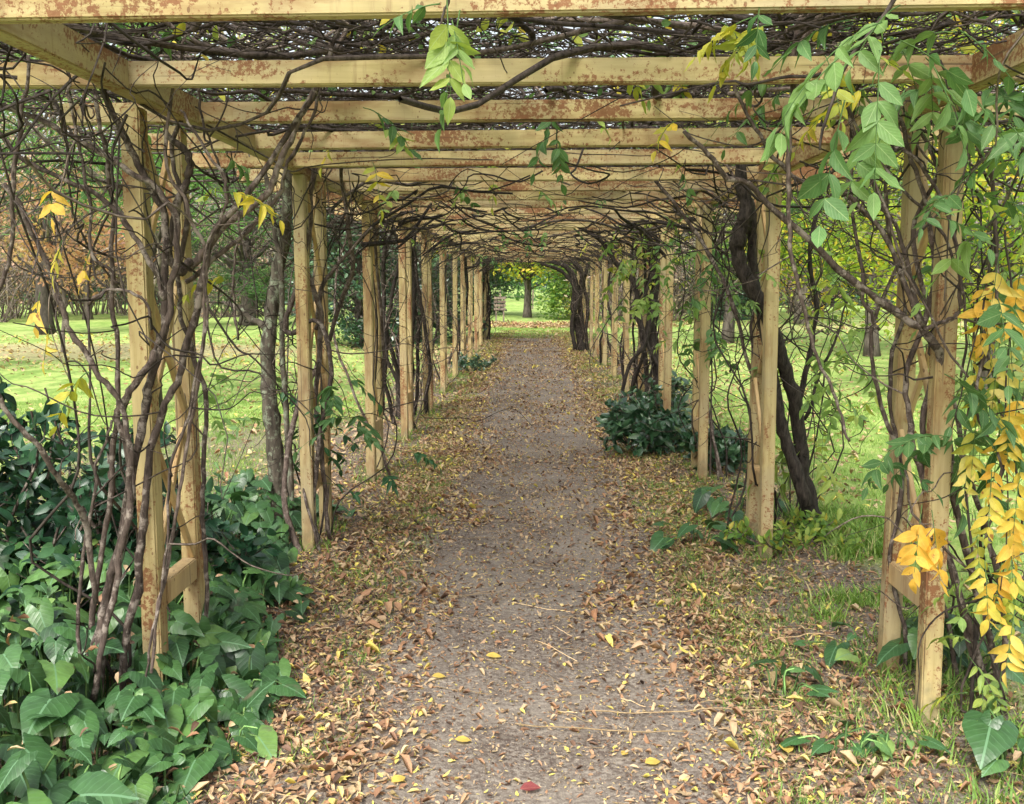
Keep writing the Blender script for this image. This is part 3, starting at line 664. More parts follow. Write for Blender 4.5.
for s in (-1, 1):        # tangle spilling over the edges
    for _ in range(300):
        y = 2.6 + 27 * random.random() ** 1.6
        a = np.array([s * random.uniform(1.15, 1.9), y, random.uniform(1.9, 2.5)])
        d = np.array([random.gauss(0, .6), random.gauss(0, .6), random.uniform(-.8, .5)]); l = random.uniform(.4, 1.1)
        Q = wander(a, a + d * l, 7, .2, .05)
        tm.tube(spline(Q, 15), np.linspace(.006, .0015, 15) * random.uniform(.5, 1.2), 3, closed=False)
tag(tm.build('overhead_vine_tangle', M['twig']), kind='stuff')
tm = MB()          # thick dark runners sagging under the further beams and arching off the posts
for _ in range(210):
    s = random.choice((-1, 1)); y = 6.5 + 23 * random.random() ** 1.2
    a = np.array([s * 1.36, y, random.uniform(1.75, 2.2)]); b = np.array([s * random.uniform(-.3, 1.0), y + random.gauss(0, 1.0), random.uniform(2.08, 2.24)])
    Q = wander(a, b, 7, .12, -.10); r = .004 + .018 * random.random() ** 2.5
    tm.tube(spline(Q, 14), np.linspace(r, r * .4, 14), 4, closed=False)
for _ in range(170):
    y = 5.5 + 24 * random.random() ** 1.2; a = np.array([random.uniform(-1.3, 1.3), y, random.uniform(2.10, 2.24)]); d = rand_unit(1, .25, -.04)[0]
    Q = wander(a, a + d * random.uniform(.4, 1.5), 7, .18, .03); Q[:, 2] = np.clip(Q[:, 2], 2.0, 2.5); r = .003 + .009 * random.random() ** 2
    tm.tube(spline(Q, 14), np.linspace(r, r * .4, 14), 3, closed=False)
tag(tm.build('hanging_vine_tangle', M['dark_vine']), kind='stuff')
# leaves lingering in it
lm = MB()
k = 5200
pos = np.stack([rng.uniform(-1.9, 1.9, k), 2.6 + 27 * rng.random(k) ** 1.6, rng.uniform(2.34, 3.0, k)], -1)
lm.inst(T_OVAL, pos, rand_unit(k, .6, -.3), rand_unit(k, .5, .6), rng.uniform(.035, .07, k), rng.random(k) * .95)
for _ in range(150):
    y = 3.2 + 20 * random.random() ** 1.4
    compound(lm, (random.uniform(-1.9, 1.9), y, random.uniform(2.1, 2.6)), rand_unit(1, .3, -.2)[0], random.uniform(.12, .22), 4, .06, random.uniform(.3, 1), random.choice((.3, .55, .85)), .15)
tag(lm.build('overhead_vine_foliage', [M['wist'], M['stalk']]), kind='stuff')

# hanging leafy sprays that show singly
def spray(label, stem, rads, leaves, m='wist', cat='vine shoot'):
    o = np.array(stem[0], float); t = thing('wisteria_shoot', label, cat, tuple(o), 'leafy wisteria shoots hanging from the pergola')
    P, rd = spline(stem, max(12, len(stem) * 5), .002, rads); s = MB(); s.tube(P, rd, 5); s.build('stem', M['twig'], t)
    lm = MB()
    for (a, d, ln, pairs, ls, dr, r0) in leaves: compound(lm, a, d, ln, pairs, ls, dr, r0, .06)
    lm.build('foliage', [M[m], M['stalk']], t)
def fan(cx, cy, Y, n, sx, sy, ln, ls, r0, down=.6, pairs=(3, 5), rs=.08):
    out = []
    for _ in range(n):
        a = at(cx + random.uniform(-sx, sx), cy + random.uniform(-sy, sy), Y + random.uniform(-.15, .15))
        d = rand_unit(1, .3, -.25)[0]
        out.append((a, d, ln * random.uniform(.8, 1.2), random.randint(*pairs), ls * random.uniform(.85, 1.15), random.uniform(.4, 1) * down, min(.98, max(.02, r0 + random.uniform(-rs, rs)))))
    return out
spray('bright green leafy shoot hanging from the first crossbeam at the centre', pxl([(450, -20), (445, 8), (440, 30), (452, 60)], 2.35), [.004, .003, .002],
      [(at(447, 0, 2.3), (.05, -.2, -1), .20, 4, .062, .1, .6), (at(440, 4, 2.3), (-.8, -.2, -.1), .12, 3, .05, .3, .30), (at(452, 20, 2.3), (.2, -.3, -.8), .12, 3, .05, .3, .55), (at(460, 10, 2.35), (-.2, .1, -1), .24, 5, .05, .1, .4)])
spray('large mid-green wisteria shoot overhanging the nearest right beam', pxl([(905, -20), (880, 20), (850, 60), (828, 110), (820, 150)], 2.3), [.006, .005, .003],
      [(at(882, 22, 2.2), (-.8, -.3, -.25),   .26, 5, .070, .6, .40), (at(860, 45, 2.15), (-.9, -.2, -.35), .22, 4, .070, .8, .44), (at(880, 50, 2.2), (-.1, -.3, -1), .24, 5, .070, .3, .38),
       (at(845, 100, 2.25), (-.25, -.2, -.9), .22, 4, .072, .3, .28), (at(900, 40, 2.3), (.8, -.3, -.4), .24, 4, .07, .5, .33), (at(760, 0, 2.4), (-.1, -.2, -1), .12, 3, .06, .2, .1),
       (at(870, 130, 2.3), (-.3, -.2, -.6), .14, 3, .07, .3, .42), (at(900, 5, 2.3), (-.4, -.3, -.2), .18, 4, .06, .5, .5), (at(930, 60, 2.4), (.3, -.2, -.6), .2, 4, .06, .5, .45), (at(850, 20, 2.5), (-.8, -.2, -.1), .2, 4, .06, .5, .35), (at(905, 90, 2.4), (-.5, -.2, -.7), .2, 4, .06, .5, .5), (at(960, 30, 2.4), (.6, -.2, -.4), .2, 4, .06, .5, .3)])
spray('pale green wisteria shoot draped over the right post top', pxl([(940, 60), (960, 110), (966, 160), (950, 220), (944, 300)], 3.1), [.004, .003, .002],
      fan(975, 110, 3.05, 8, 50, 40, .26, .07, .36) + fan(930, 50, 2.9, 4, 40, 20, .24, .065, .5) + fan(1010, 240, 3.0, 3, 15, 40, .24, .07, .6) + fan(945, 190, 3.1, 3, 14, 30, .2, .06, .30) + fan(1000, 180, 3.1, 3, 25, 60, .24, .07, .5))
spray('dark green wisteria shoot beside the nearest right post', pxl([(995, 225), (985, 300), (970, 360), (950, 430)], 3.3), [.004, .003, .002],
      fan(965, 400, 3.3, 7, 28, 40, .22, .07, .12) + fan(950, 450, 3.35, 4, 15, 20, .22, .075, .06) + fan(1000, 330, 3.2, 4, 20, 50, .22, .07, .33) + fan(890, 440, 3.5, 2, 10, 25, .18, .06, .1))
YL = [(at(922, 505, 3.25), (-.15, -.2, -1), .22, 5, .075, .1, .5), (at(932, 510, 3.25), (.1, -.2, -1), .21, 5, .075, .1, .45)]
for (x, y) in ((975, 510), (1008, 500), (1000, 430), (980, 300), (1015, 300), (1000, 250), (1020, 380), (1018, 560), (972, 440), (990, 360), (1010, 330), (1022, 450), (985, 270), (1022, 260), (1010, 400), (992, 470), (1018, 490), (985, 560), (1002, 560), (1015, 610), (1000, 340), (978, 400), (968, 330)):
    YL.append((at(x, y, 3.25 + random.uniform(-.1, .15)), (random.uniform(-.2, .2), -.2, -1), random.uniform(.18, .26), 5, .058, .1, random.uniform(.05, .95)))
spray('golden yellow wisteria shoot hanging at the right edge', pxl([(1005, 230), (1012, 300), (1005, 400), (1008, 520), (1000, 590)], 3.3), [.004, .003, .002], YL, 'yellowleaf')
spray('lime and yellow wisteria leaves low beside the nearest right post', pxl([(1005, 700), (985, 640), (960, 600), (950, 560)], 3.4), [.004, .003, .002],
      fan(975, 620, 3.4, 5, 30, 40, .2, .05, .68) + fan(978, 690, 3.35, 3, 12, 20, .16, .055, .72) + fan(1010, 600, 3.4, 5, 20, 70, .2, .055, .62))
spray('small green shoot dangling from the fourth crossbeam', pxl([(572, 95), (560, 115), (556, 150), (556, 178)], 4.3), [.004, .003, .002],
      [(at(560, 105, 4.2), (-.4, -.2, -.6), .2, 4, .07, .6, .25), (at(556, 125, 4.2), (.1, -.1, -1), .22, 5, .06, .1, .3), (at(575, 100, 4.25), (.7, -.2, -.3), .16, 4, .05, .6, .65)])
spray('yellow leaflets hanging under the top right beams', pxl([(690, 20), (730, 30), (780, 22), (830, 30)], 2.75), [.004, .003, .003],
      fan(725, 25, 2.75, 5, 45, 8, .12, .05, .8, .9) + fan(850, 70, 2.8, 3, 30, 20, .16, .05, .82), 'wist')
YS = []
for (x, y) in ((52, 182), (62, 240), (40, 292), (50, 325), (90, 250)): YS.append((at(x, y, 3.0), (random.uniform(-.5, .1), -.1, -.8), .09, 2, .05, .2, random.uniform(.6, 1)))
spray('scattered yellow leaflets on a thin shoot at the far left', pxl([(75, 140), (60, 190), (62, 250), (48, 310), (70, 380)], 3.05), [.003, .002, .0015], YS, 'yellowleaf')
spray('lime leaflets low on the black right trunk', pxl([(812, 400), (815, 440), (812, 480)], 6.1), [.004, .003, .002], fan(815, 445, 6.1, 5, 8, 20, .3, .10, .62, .9) + fan(835, 370, 6.0, 5, 25, 20, .25, .08, .55), 'wist')
spray('dark green leaflets reaching in beside the second left post', pxl([(318, 360), (330, 375), (342, 390), (350, 420)], 5.6), [.004, .003, .002], fan(335, 385, 5.6, 4, 12, 15, .2, .07, .1) + fan(335, 430, 5.6, 4, 14, 20, .2, .09, .15), 'wist')
spray('feathery bright green shoot by the lichened left trunk', pxl([(262, 350), (245, 375), (235, 400), (225, 415)], 6.4), [.004, .003, .002], fan(235, 390, 6.5, 9, 28, 32, .34, .07, .5), 'wist')

spray('bright yellow-green wisteria leaves above the black right clump', pxl([(650, 215), (640, 250), (632, 290)], 9.0), [.005, .004, .002],
      fan(640, 275, 9.0, 16, 22, 38, .30, .075, .58) + fan(680, 250, 9.0, 9, 18, 22, .30, .075, .5), 'wist')
spray('mid-green wisteria leaves beside the third right post', pxl([(700, 230), (712, 270), (705, 310)], 7.6), [.005, .004, .002], fan(712, 290, 7.6, 12, 28, 50, .32, .08, .35, .8, rs=.2), 'wist')
spray('loose lime leaves between the two nearest right piers', pxl([(860, 250), (868, 320), (850, 380)], 5.0), [.004, .003, .002], fan(850, 330, 5.0, 10, 40, 70, .26, .06, .6, .8, rs=.12), 'wist')
spray('leafy shoot against the sky above the top right beams', pxl([(800, 40), (840, 30), (900, 45)], 3.6), [.004, .003, .002], fan(860, 60, 3.7, 14, 70, 45, .26, .065, .55, .7, rs=.2), 'wist')
spray('dark green leaves between the nearest right post and the right edge', pxl([(980, 200), (985, 300), (990, 420)], 3.9), [.004, .003, .002], fan(995, 330, 3.9, 12, 35, 110, .24, .065, .4, .8, rs=.25), 'wist')

# ------------------------------------------------------------------ plants at the foot of the pergola
def clump(name, label, cat, base, n, size, height, spread, m='arum', tpl=T_ARUM, group=None, r0=.45, tiltout=.6, stuff=False, pts=None):
    """leaves on stalks rising from the soil, blades turned out and up"""
    if stuff: par = None; o = np.zeros(3)
    else: par = thing(name, label, cat, base, group); o = np.array(base, float)
    s = MB(); lf = MB(); pos = []; D = []; NN = []; sc = []
    for k in range(n):
        if pts is None:
            a = random.uniform(0, 6.28); r = spread * math.sqrt(random.random()); root = o + np.array([math.cos(a) * r * .4, math.sin(a) * r * .4, 0]); out = np.array([math.cos(a), math.sin(a), 0])
            tip = o + np.array([math.cos(a) * r, math.sin(a) * r, height * random.uniform(.45, 1.05) * (1 - .35 * (r / spread) ** 2)])
        else:
            tip = pts[k][0]; out = pts[k][1]; root = tip * [1, 1, 0] - out * random.uniform(.02, .1)
        mid = (root + tip) / 2 - out * .02 + np.array([0, 0, .04])
        if par is not None and n <= 12:
            s1 = MB(); s1.tube(spline([root, mid, tip], 6), np.linspace(.004, .003, 6), 5); s1.build('stalk', M['stalk'], par)
        else: s.tube(spline([root, mid, tip], 6), np.linspace(.005, .003, 6), 4, closed=False)
        d = out * random.uniform(.5, 1) + np.array([0, -.25, -random.uniform(.1, .9) * tiltout]) + rng.normal(0, .25, 3)
        nn = np.array([0, -.35, 1.0]) + out * .35 + rng.normal(0, .22, 3)
        pos.append(tip); D.append(d); NN.append(nn); sc.append(size * random.choice((.45, .65, .85, 1.0, 1.15, 1.4)) * random.uniform(.85, 1.15))
    lf.inst(tpl, pos, D, NN, sc, np.clip(rng.normal(r0, .22, n), 0, 1), rng.uniform(.9, 1.3, n))
    if stuff: return s, lf
    if s.n: s.build('stalk', M['stalk'], par)
    lf.build('foliage', M[m], par)
    return par
# the big arum patch in the left foreground: ground cover
def patch_pts(n, test, xr, yr, zf):
    out = []
    while len(out) < n:
        x = random.uniform(*xr); y = random.uniform(*yr)
        if not test(x, y): continue
        z = zf(x, y) * random.uniform(.35, 1.0)
        a = random.uniform(0, 6.28); o = np.array([math.cos(a) * .7 + .35, math.sin(a) * .7 - .35, 0]); out.append((np.array([x, y, z]), o))
    return out
def zf(x, y): return 0.09 + 0.35 * min(1, max(0, (-1.08 - x) / .75)) ** .8
pp = patch_pts(1000, lambda x, y: x < -0.98 - .06 * math.sin(y * 5) - .20 * max(0, y - 3.6) + (.0 if y < 3.6 else 0), (-2.6, -.95), (2.55, 4.9), zf)
s, lf = clump('arum', '', '', (0, 0, 0), len(pp), .104, .4, 1, stuff=True, pts=pp)
tag(lf.build('arum_ground_cover', M['arum']), 'mass of dark green arrow-shaped arum leaves in the left foreground', 'ground cover', None, 'stuff')
tag(s.build('arum_stalks', M['stalk']), 'leaf stalks under the arum leaves in the left foreground', 'ground cover', None, 'stuff')
pp = patch_pts(330, lambda x, y: x < -1.35 + .1 * math.sin(y * 3), (-2.3, -1.2), (4.8, 6.6), lambda x, y: .12 + .25 * min(1, (-1.2 - x) / .6))
s, lf = clump('arum', '', '', (0, 0, 0), len(pp), .10, .3, 1, stuff=True, pts=pp)
tag(lf.build('arum_ground_cover', M['arum']), 'lower drift of arum leaves between the first and second left piers', 'ground cover', None, 'stuff')
tag(s.build('arum_stalks', M['stalk']), 'leaf stalks under the second arum drift', 'ground cover', None, 'stuff')
GA = 'small arum clumps in the leaf litter'
for lab, px, Y, n, sz, h in (
    ('arum seedling with three glossy leaves left of the right front post foot', 858, 3.25, 6, .065, .12), ('arum clump in the leaf litter right of the path', 790, 3.75, 9, .07, .14),
    ('arum clump at the foot of the back right post', 885, 4.1, 12, .08, .2), ('arum clump directly behind the nearest right post', 975, 3.9, 24, .10, .32), ('arum clump in the bottom right corner', 1030, 3.2, 9, .10, .2),
    ('arum clump touching the foot of the nearest right post', 905, 3.35, 6, .07, .09), ('low arum clump before the second right pier', 700, 6.1, 12, .11, .12), ('arum clump behind the second right pier', 740, 6.8, 18, .12, .2)):
    p = ground_at(px, Y); clump('arum_plant', lab, 'plant', tuple(p), n, sz, h, .16 if n < 12 else .3, group=GA)
# glossy dark bushes
def leafy_bush(name, label, cat, base, rad, height, n, size, m, tpl=T_OVAL, nst=16, group=None, bark='vine', whorl=True, flat=0.8):
    t = thing(name, label, cat, tuple(base), group); o = np.array(base, float)
    s = MB(); pos = []; D = []; NN = []; sc = []
    tips = []
    for k in range(nst):
        a = random.uniform(0, 6.28); r = rad * math.sqrt(random.random()); h = height * random.uniform(.55, 1.05) * (1 - .4 * (r / rad) ** 2)
        P = spline(wander(o + [math.cos(a) * r * .3, math.sin(a) * r * .3, 0], o + [math.cos(a) * r, math.sin(a) * r, h], 6, .1), 10)
        s.tube(P, np.linspace(.010, .004, 10) * (height / .8) ** .5, 4, closed=False); tips.append(P)
        for b in range(3):
            i = random.randint(4, 8); Q = wander(P[i], P[i] + rand_unit(1, .5, .5)[0] * height * .3, 5, .1); s.tube(Q, np.linspace(.005, .002, 5), 3, closed=False); tips.append(Q)
    for k in range(n):
        P = random.choice(tips); f = 1 - .65 * random.random() ** 1.5; i = min(len(P) - 1, int(f * (len(P) - 1)))
        p = P[i] + rng.normal(0, size * .25, 3); ax = P[-1] - P[0]; ax /= np.linalg.norm(ax)
        d = rand_unit(1)[0] + ax * .6; pos.append(p); D.append(d); NN.append(rand_unit(1, .5, 1.0)[0] + [0, -.3, 0]); sc.append(size * random.uniform(.6, 1.15))
    s.build('stem', M[bark], t); f = MB(); f.inst(tpl, pos, D, NN, sc, np.clip(rng.normal(.5, .25, n), 0, 1)); f.build('foliage', M[m], t)
    return t
GB = 'glossy dark evergreen shrubs'
leafy_bush('laurel_shrub', 'glossy dark evergreen shrub behind the arum leaves at the left edge', 'shrub', ground_at(20, 4.6), .66, 1.22, 1900, .095, 'laurel', nst=26, group=GB)
leafy_bush('laurel_shrub', 'glossy dark evergreen shrub behind the nearest left vine bundle', 'shrub', ground_at(105, 4.5), .45, .95, 1000, .09, 'laurel', nst=20, group=GB)
leafy_bush('laurel_shrub', 'low dark evergreen shrub between the two nearest left piers', 'shrub', ground_at(190, 4.9), .4, .5, 550, .09, 'laurel', nst=16, group=GB)
leafy_bush('leafy_shrub', 'knee-high dark green shrub in front of the black right vine clump', 'shrub', ground_at(655, 9.2), .5, .55, 1100, .11, 'evergreen', nst=24, group='low shrubs right of the path')
leafy_bush('leafy_shrub', 'low green shrub under the third right pier', 'shrub', ground_at(722, 8.4), .45, .42, 900, .10, 'evergreen', nst=20, group='low shrubs right of the path')
leafy_bush('leafy_shrub', 'pale variegated shrub at the foot of the black right vine clump', 'shrub', ground_at(655, 10.7), .5, .7, 600, .09, 'evergreen', nst=20, group='low shrubs right of the path')
leafy_bush('leafy_shrub', 'tiny dark shrub beside the seventh left post', 'shrub', ground_at(474, 18.0), .4, .35, 300, .09, 'evergreen', nst=10, group='low shrubs left of the path')
leafy_bush('fern_clump', 'soft green ferny plant at the foot of the second right post', 'plant', ground_at(800, 5.9), .42, .22, 500, .06, 'tree', nst=16)

# ------------------------------------------------------------------ fallen leaves
def litter(n, xf, y0, y1, smin, smax, r0, rs, flat=.18, tpls=T_CURL, pw=1.0, lift=.004):
    mb = MB(); per = n // len(tpls)
    for T in tpls:
        y = y0 + (y1 - y0) * rng.random(per) ** pw; x = xf(per, y)
        a = rng.uniform(0, 6.28, per); D = np.stack([np.cos(a), np.sin(a), rng.normal(0, .10, per)], -1)
        Nn = np.stack([rng.normal(0, flat, per), rng.normal(0, flat, per), np.ones(per)], -1)
        flip = rng.random(per) < .35; Nn[flip] *= -1
        sc = rng.uniform(smin, smax, per)
        pos = np.stack([x, y, hgt(x, y) + lift + rng.random(per) * .012], -1)
        mb.inst(T, pos, D, Nn, sc, np.clip(rng.normal(r0, rs, per), 0, 1), rng.uniform(.42, 1.35, per))
    return mb
def clumpy(x, y): return .5 + .5 * np.sin(x * 3.1 + 1.7 * np.sin(y * 1.9)) * np.sin(y * 2.7 + 1.3 * np.sin(x * 2.2))
def sides(k, y):
    s = np.where(rng.random(k) < .5, -1, 1); x = .36 + np.clip((y - 3) * .018, 0, .22) + np.abs(rng.normal(0, .82, k)); x = np.where(x > 2.6, .6 + rng.random(k), x)
    c = clumpy(x * s, y); x = np.where((x < .95) & (rng.random(k) > c), x + .35 * rng.random(k), x)
    return x * s + shift(y) + .10 * np.sin(y * 3.3 + 2 * s)
def middle(k, y):
    x = rng.normal(0, .55, k); c = clumpy(x * 1.7, y * 1.3); return np.where(rng.random(k) > c + .15, np.sign(x) * (.6 + .5 * rng.random(k)), x)
lit = MB()
parts = [litter(14500, sides, 2.3, 6.5, .014, .042, .54, .28), litter(1600, sides, 2.3, 8, .03, .055, .34, .12), litter(900, sides, 2.3, 7, .045, .075, .60, .25), litter(500, sides, 2.3, 9, .04, .075, .5, .3, tpls=[T_MAPLE]), litter(14000, sides, 6.5, 13, .022, .050, .66, .25),
         litter(13000, sides, 13, 32, .035, .07, .66, .24), litter(5200, middle, 2.3, 7, .012, .038, .52, .30), litter(7500, middle, 7, 14, .02, .045, .54, .26), litter(8500, middle, 14, 34, .03, .06, .52, .25)]
for p in parts:
    for v_, li_, lt_, r_, u_ in zip(p.v, p.li, p.lt, p.r, p.uv): pass
def merge(ps):
    o = MB(); o.hasuv = True
    for p in ps:
        off = o.n; o.v += p.v; o.li += [a + off for a in p.li]; o.lt += p.lt; o.uv += p.uv; o.r += p.r; o.mi += p.mi; o.n += p.n
    return o
tag(merge(parts).build('fallen_leaves', M['litter']), kind='stuff')
k = 170; xx = rng.uniform(-2.1, -1.05, k); yy = rng.uniform(2.5, 4.6, k)
mbc = MB(); mbc.inst(T_CURL[0], np.stack([xx, yy, np.array([zf(a, b) for a, b in zip(xx, yy)]) * rng.uniform(.6, 1.02, k)], -1), rand_unit(k, .3), rand_unit(k, .4, 1.2), rng.uniform(.025, .055, k), rng.random(k))
tag(mbc.build('leaves_caught_on_arum', M['litter']), kind='stuff')
# crumbs of leaf and stalk trodden into the path
cr = litter(36000, lambda k, y: rng.uniform(-1.9, 1.9, k), 2.3, 10, .006, .018, .55, .3, .2, lift=.006)
cr2 = litter(9000, lambda k, y: rng.uniform(-1.1, 1.1, k), 10, 30, .012, .03, .5, .28, .2, lift=.006)
tag(merge([cr, cr2]).build('leaf_crumbs', M['litter']), kind='stuff')
# scattered leaves on the lawn
def lawnx(k, y): return np.where(rng.random(k) < .5, -1, 1) * (1.7 + np.abs(rng.normal(0, 3.2, k)))
tag(merge([litter(9000, lawnx, 4, 26, .04, .08, .62, .22, lift=.012), litter(2800, lambda k, y: rng.normal(-10.5, 5, k), 17, 29, .06, .12, .78, .2, lift=.015), litter(4000, lambda k, y: rng.normal(0, 3.5, k), 35, 41, .07, .13, .55, .2, lift=.015),
           litter(2200, lambda k, y: rng.normal(12, 6, k), 24, 40, .07, .13, .72, .2, lift=.015)]).build('scattered_lawn_leaves', M['litter']), kind='stuff')
# dry stalks lying about
sm = MB()
for _ in range(260):
    y = 2.5 + 7 * random.random() ** 1.5; x = random.uniform(-1.4, 1.6); a = random.uniform(0, 6.28); l = random.uniform(.06, .35)
    P = wander((x, y, hgt(x, y) + .012), (x + math.cos(a) * l, y + math.sin(a) * l, hgt(x, y) + .014), 6, .05); sm.tube(P, .0014, 3, closed=False)
for pts in ([(585, 712), (640, 714), (720, 712), (790, 716)], [(700, 704), (770, 702), (840, 722)], [(515, 728), (600, 731), (690, 733)]):
    P = [at(x, y, 1.6 * 1 / math.tan(TH + math.atan((y - CY) / F))) for x, y in pts]
    for p in P: p[2] = hgt(p[0], p[1]) + .022
    sm.tube(spline(P, 20, .003), .0025, 4)
tag(sm.build('dry_stalks', M['straw']), kind='stuff')
# single leaves one's eye catches on the path
def single(label, px, py, size, m, r, tpl=T_OVAL, ang=0.0, nm='fallen_leaf'):
    Y = 1.6 / math.tan(TH + math.atan((py - CY) / F)); p = at(px, py, Y); p[2] = hgt(p[0], p[1]) + .02
    mb = MB(); mb.inst(tpl, [p], [[math.cos(ang), math.sin(ang), .05]], [[.1, -.2, 1]], size, r, 1.35); o = mb.build(nm, M[m], origin=tuple(p)); tag(o, label, 'leaf', 'single leaves lying on the path')
single('dark red fallen leaf at the bottom of the path', 520, 795, .066, 'redleaf', .5, T_CURL[3], .2)
for lab, x, y, s, a in (('round yellow leaf left of the dark red leaf', 455, 748, .055, 0), ('bright yellow leaf on the path right of the dark red leaf', 645, 765, .06, .4), ('small yellow leaf above the bright one near the right path edge', 622, 756, .04, 1),
                        ('pale yellow leaf at the bottom edge left of centre', 392, 797, .06, .9), ('yellow leaf at the bottom right of the litter', 788, 758, .08, 1.5), ('long yellow leaf in the middle of the path', 486, 664, .065, 0), ('yellow leaf by the left bottom edge beside the arum', 432, 686, .055, .1)):
    single(lab, x, y, s, 'yellowleaf', .8, ang=a)

# ------------------------------------------------------------------ grass
def blades(n, pos, hmin, hmax, r0=.5, rs=.25):
    mb = MB(); a = rng.uniform(0, 6.28, n); D = np.stack([np.cos(a) * .35, np.sin(a) * .35, np.ones(n)], -1); Nn = np.stack([-np.sin(a), np.cos(a), rng.normal(0, .2, n)], -1)
    Nn = np.cross(D, Nn); pos[:, 2] = hgt(pos[:, 0], pos[:, 1]) - .003
    mb.inst(T_BLADE, pos, D, Nn, rng.uniform(hmin, hmax, n), np.clip(rng.normal(r0, rs, n), 0, 1), rng.uniform(.6, 1.5, n)); return mb
gs = []
def tufts(n, per, xf, y0, y1, hmin, hmax, pw=1, spread=.05):
    y = y0 + (y1 - y0) * rng.random(n) ** pw; x = xf(n)
    P = np.stack([np.repeat(x, per) + rng.normal(0, spread, n * per), np.repeat(y, per) + rng.normal(0, spread, n * per), np.zeros(n * per)], -1)
    gs.append(blades(n * per, P, hmin, hmax))
tufts(420, 36, lambda n: .70 + np.abs(rng.normal(0, .5, n)), 2.6, 8, .02, .055)       # right verge
tufts(110, 50, lambda n: 1.35 + rng.random(n) * 1.3, 2.6, 5, .04, .11)
tufts(230, 34, lambda n: -.68 - np.abs(rng.normal(0, .35, n)), 2.6, 9, .02, .05)
tufts(650, 40, lambda n: np.sign(rng.random(n) - .5) * (.85 + np.abs(rng.normal(0, .4, n))), 8, 30, .02, .07, spread=.10)
tufts(2600, 32, lambda n: 1.75 + 4.5 * rng.random(n), 3.2, 13, .025, .06, spread=.09)
tufts(2200, 32, lambda n: -2.2 - 4.5 * rng.random(n), 5, 14, .025, .06, spread=.09)
tufts(500, 30, lambda n: rng.uniform(-1.6, 1.6, n), 29, 36, .03, .08, spread=.15)
tufts(40, 70, lambda n: 1.7 + .5 * rng.random(n), 5.6, 6.8, .05, .14, spread=.05)
for k_, y_ in enumerate(PY[:9]):      # grass left uncut round the post feet
    for s_ in (-1, 1):
        for dy_ in (0, .43):
            nb_ = 90; aa = rng.uniform(0, 6.28, nb_); rr_ = rng.uniform(.04, .16, nb_)
            gs.append(blades(nb_, np.stack([s_ * 1.35 + np.cos(aa) * rr_, y_ + dy_ + np.sin(aa) * rr_, np.zeros(nb_)], -1), .03, .11))
tag(merge(gs).build('grass_blades', M['grass']), kind='stuff')

# ------------------------------------------------------------------ trees and shrubs beyond
def tree(name, label, base, height, crown_r, crown_z0, nleaf, size, m, trunk_r, tpl=T_SMALL, bark='bark', clumps=26, cs=.28, group=None, cat='tree', lean=0.0, flat=.6, limb=True, droop=0.0, conical=False, zfrac=1.0):
    o = np.array([base[0], base[1], float(hgt(base[0], base[1]))]); t = thing(name, label, cat, tuple(o), group)
    tr = MB(); P = spline(wander(o - [0, 0, .1], o + [lean, 0, height * (.93 if conical else .8)], 7, .03), 16)
    sides_ = 12 if trunk_r > .1 else 7
    if trunk_r > 0: tr.tube(P, trunk_r * np.concatenate([[1.5, 1.15], np.linspace(1.02, .2, 14)]), sides_)
    cz = (crown_z0 + height) / 2; ch = (height - crown_z0) / 2; cc = []
    for k in range(clumps):
        z = crown_z0 + (height - crown_z0) * random.random()
        f = (z - crown_z0) / (height - crown_z0)
        rr = crown_r * ((1 - f) ** .8 if conical else math.sqrt(max(.05, 1 - ((z - cz) / ch) ** 2 * .85))) * math.sqrt(random.uniform(.12, 1))
        a = random.uniform(0, 6.28); c = o + np.array([math.cos(a) * rr + lean * f, math.sin(a) * rr, z]); cc.append(c)
        if limb and trunk_r > 0:
            i = min(14, max(3, int(16 * (z / height) * .85) - 1)); Q = spline(wander(P[i], c + [0, 0, -.05], 5, .08, -.05 if not conical else .02), 9)
            tr.tube(Q, np.linspace(max(.01, trunk_r * .28), .008, 9), 5, closed=False)
            for b in range(3):
                q = Q[random.randint(4, 8)]; tr.tube(wander(q, q + rand_unit(1, .6, .2)[0] * crown_r * .3, 5, .12), np.linspace(.012, .004, 5), 3, closed=False)
    if tr.n: tr.build('trunk', M[bark], t)
    cc = np.array(cc); idx = rng.integers(0, len(cc), nleaf); w = rng.uniform(.5, 1.4, len(cc))
    dd = rand_unit(nleaf) * (rng.random(nleaf) ** .5)[:, None] * crown_r * cs * w[idx][:, None] * 1.7; dd[:, 2] *= flat
    pos = cc[idx] + dd; pos[:, 2] = np.maximum(pos[:, 2], o[2] + .05)
    pos[:, 2] -= droop * (dd[:, 0] ** 2 + dd[:, 1] ** 2) * .5
    Nn = rand_unit(nleaf, .6, .7); D = rand_unit(nleaf, .5, -.2 - droop)
    cr_ = rng.random(len(cc)); rn = np.clip(cr_[idx] * .7 + rng.normal(.15, .2, nleaf), 0, 1)
    f = MB(); f.inst(tpl, pos, D, Nn, rng.uniform(.6, 1.3, nleaf) * size, rn); f.build('crown', M[m], t)
    return t
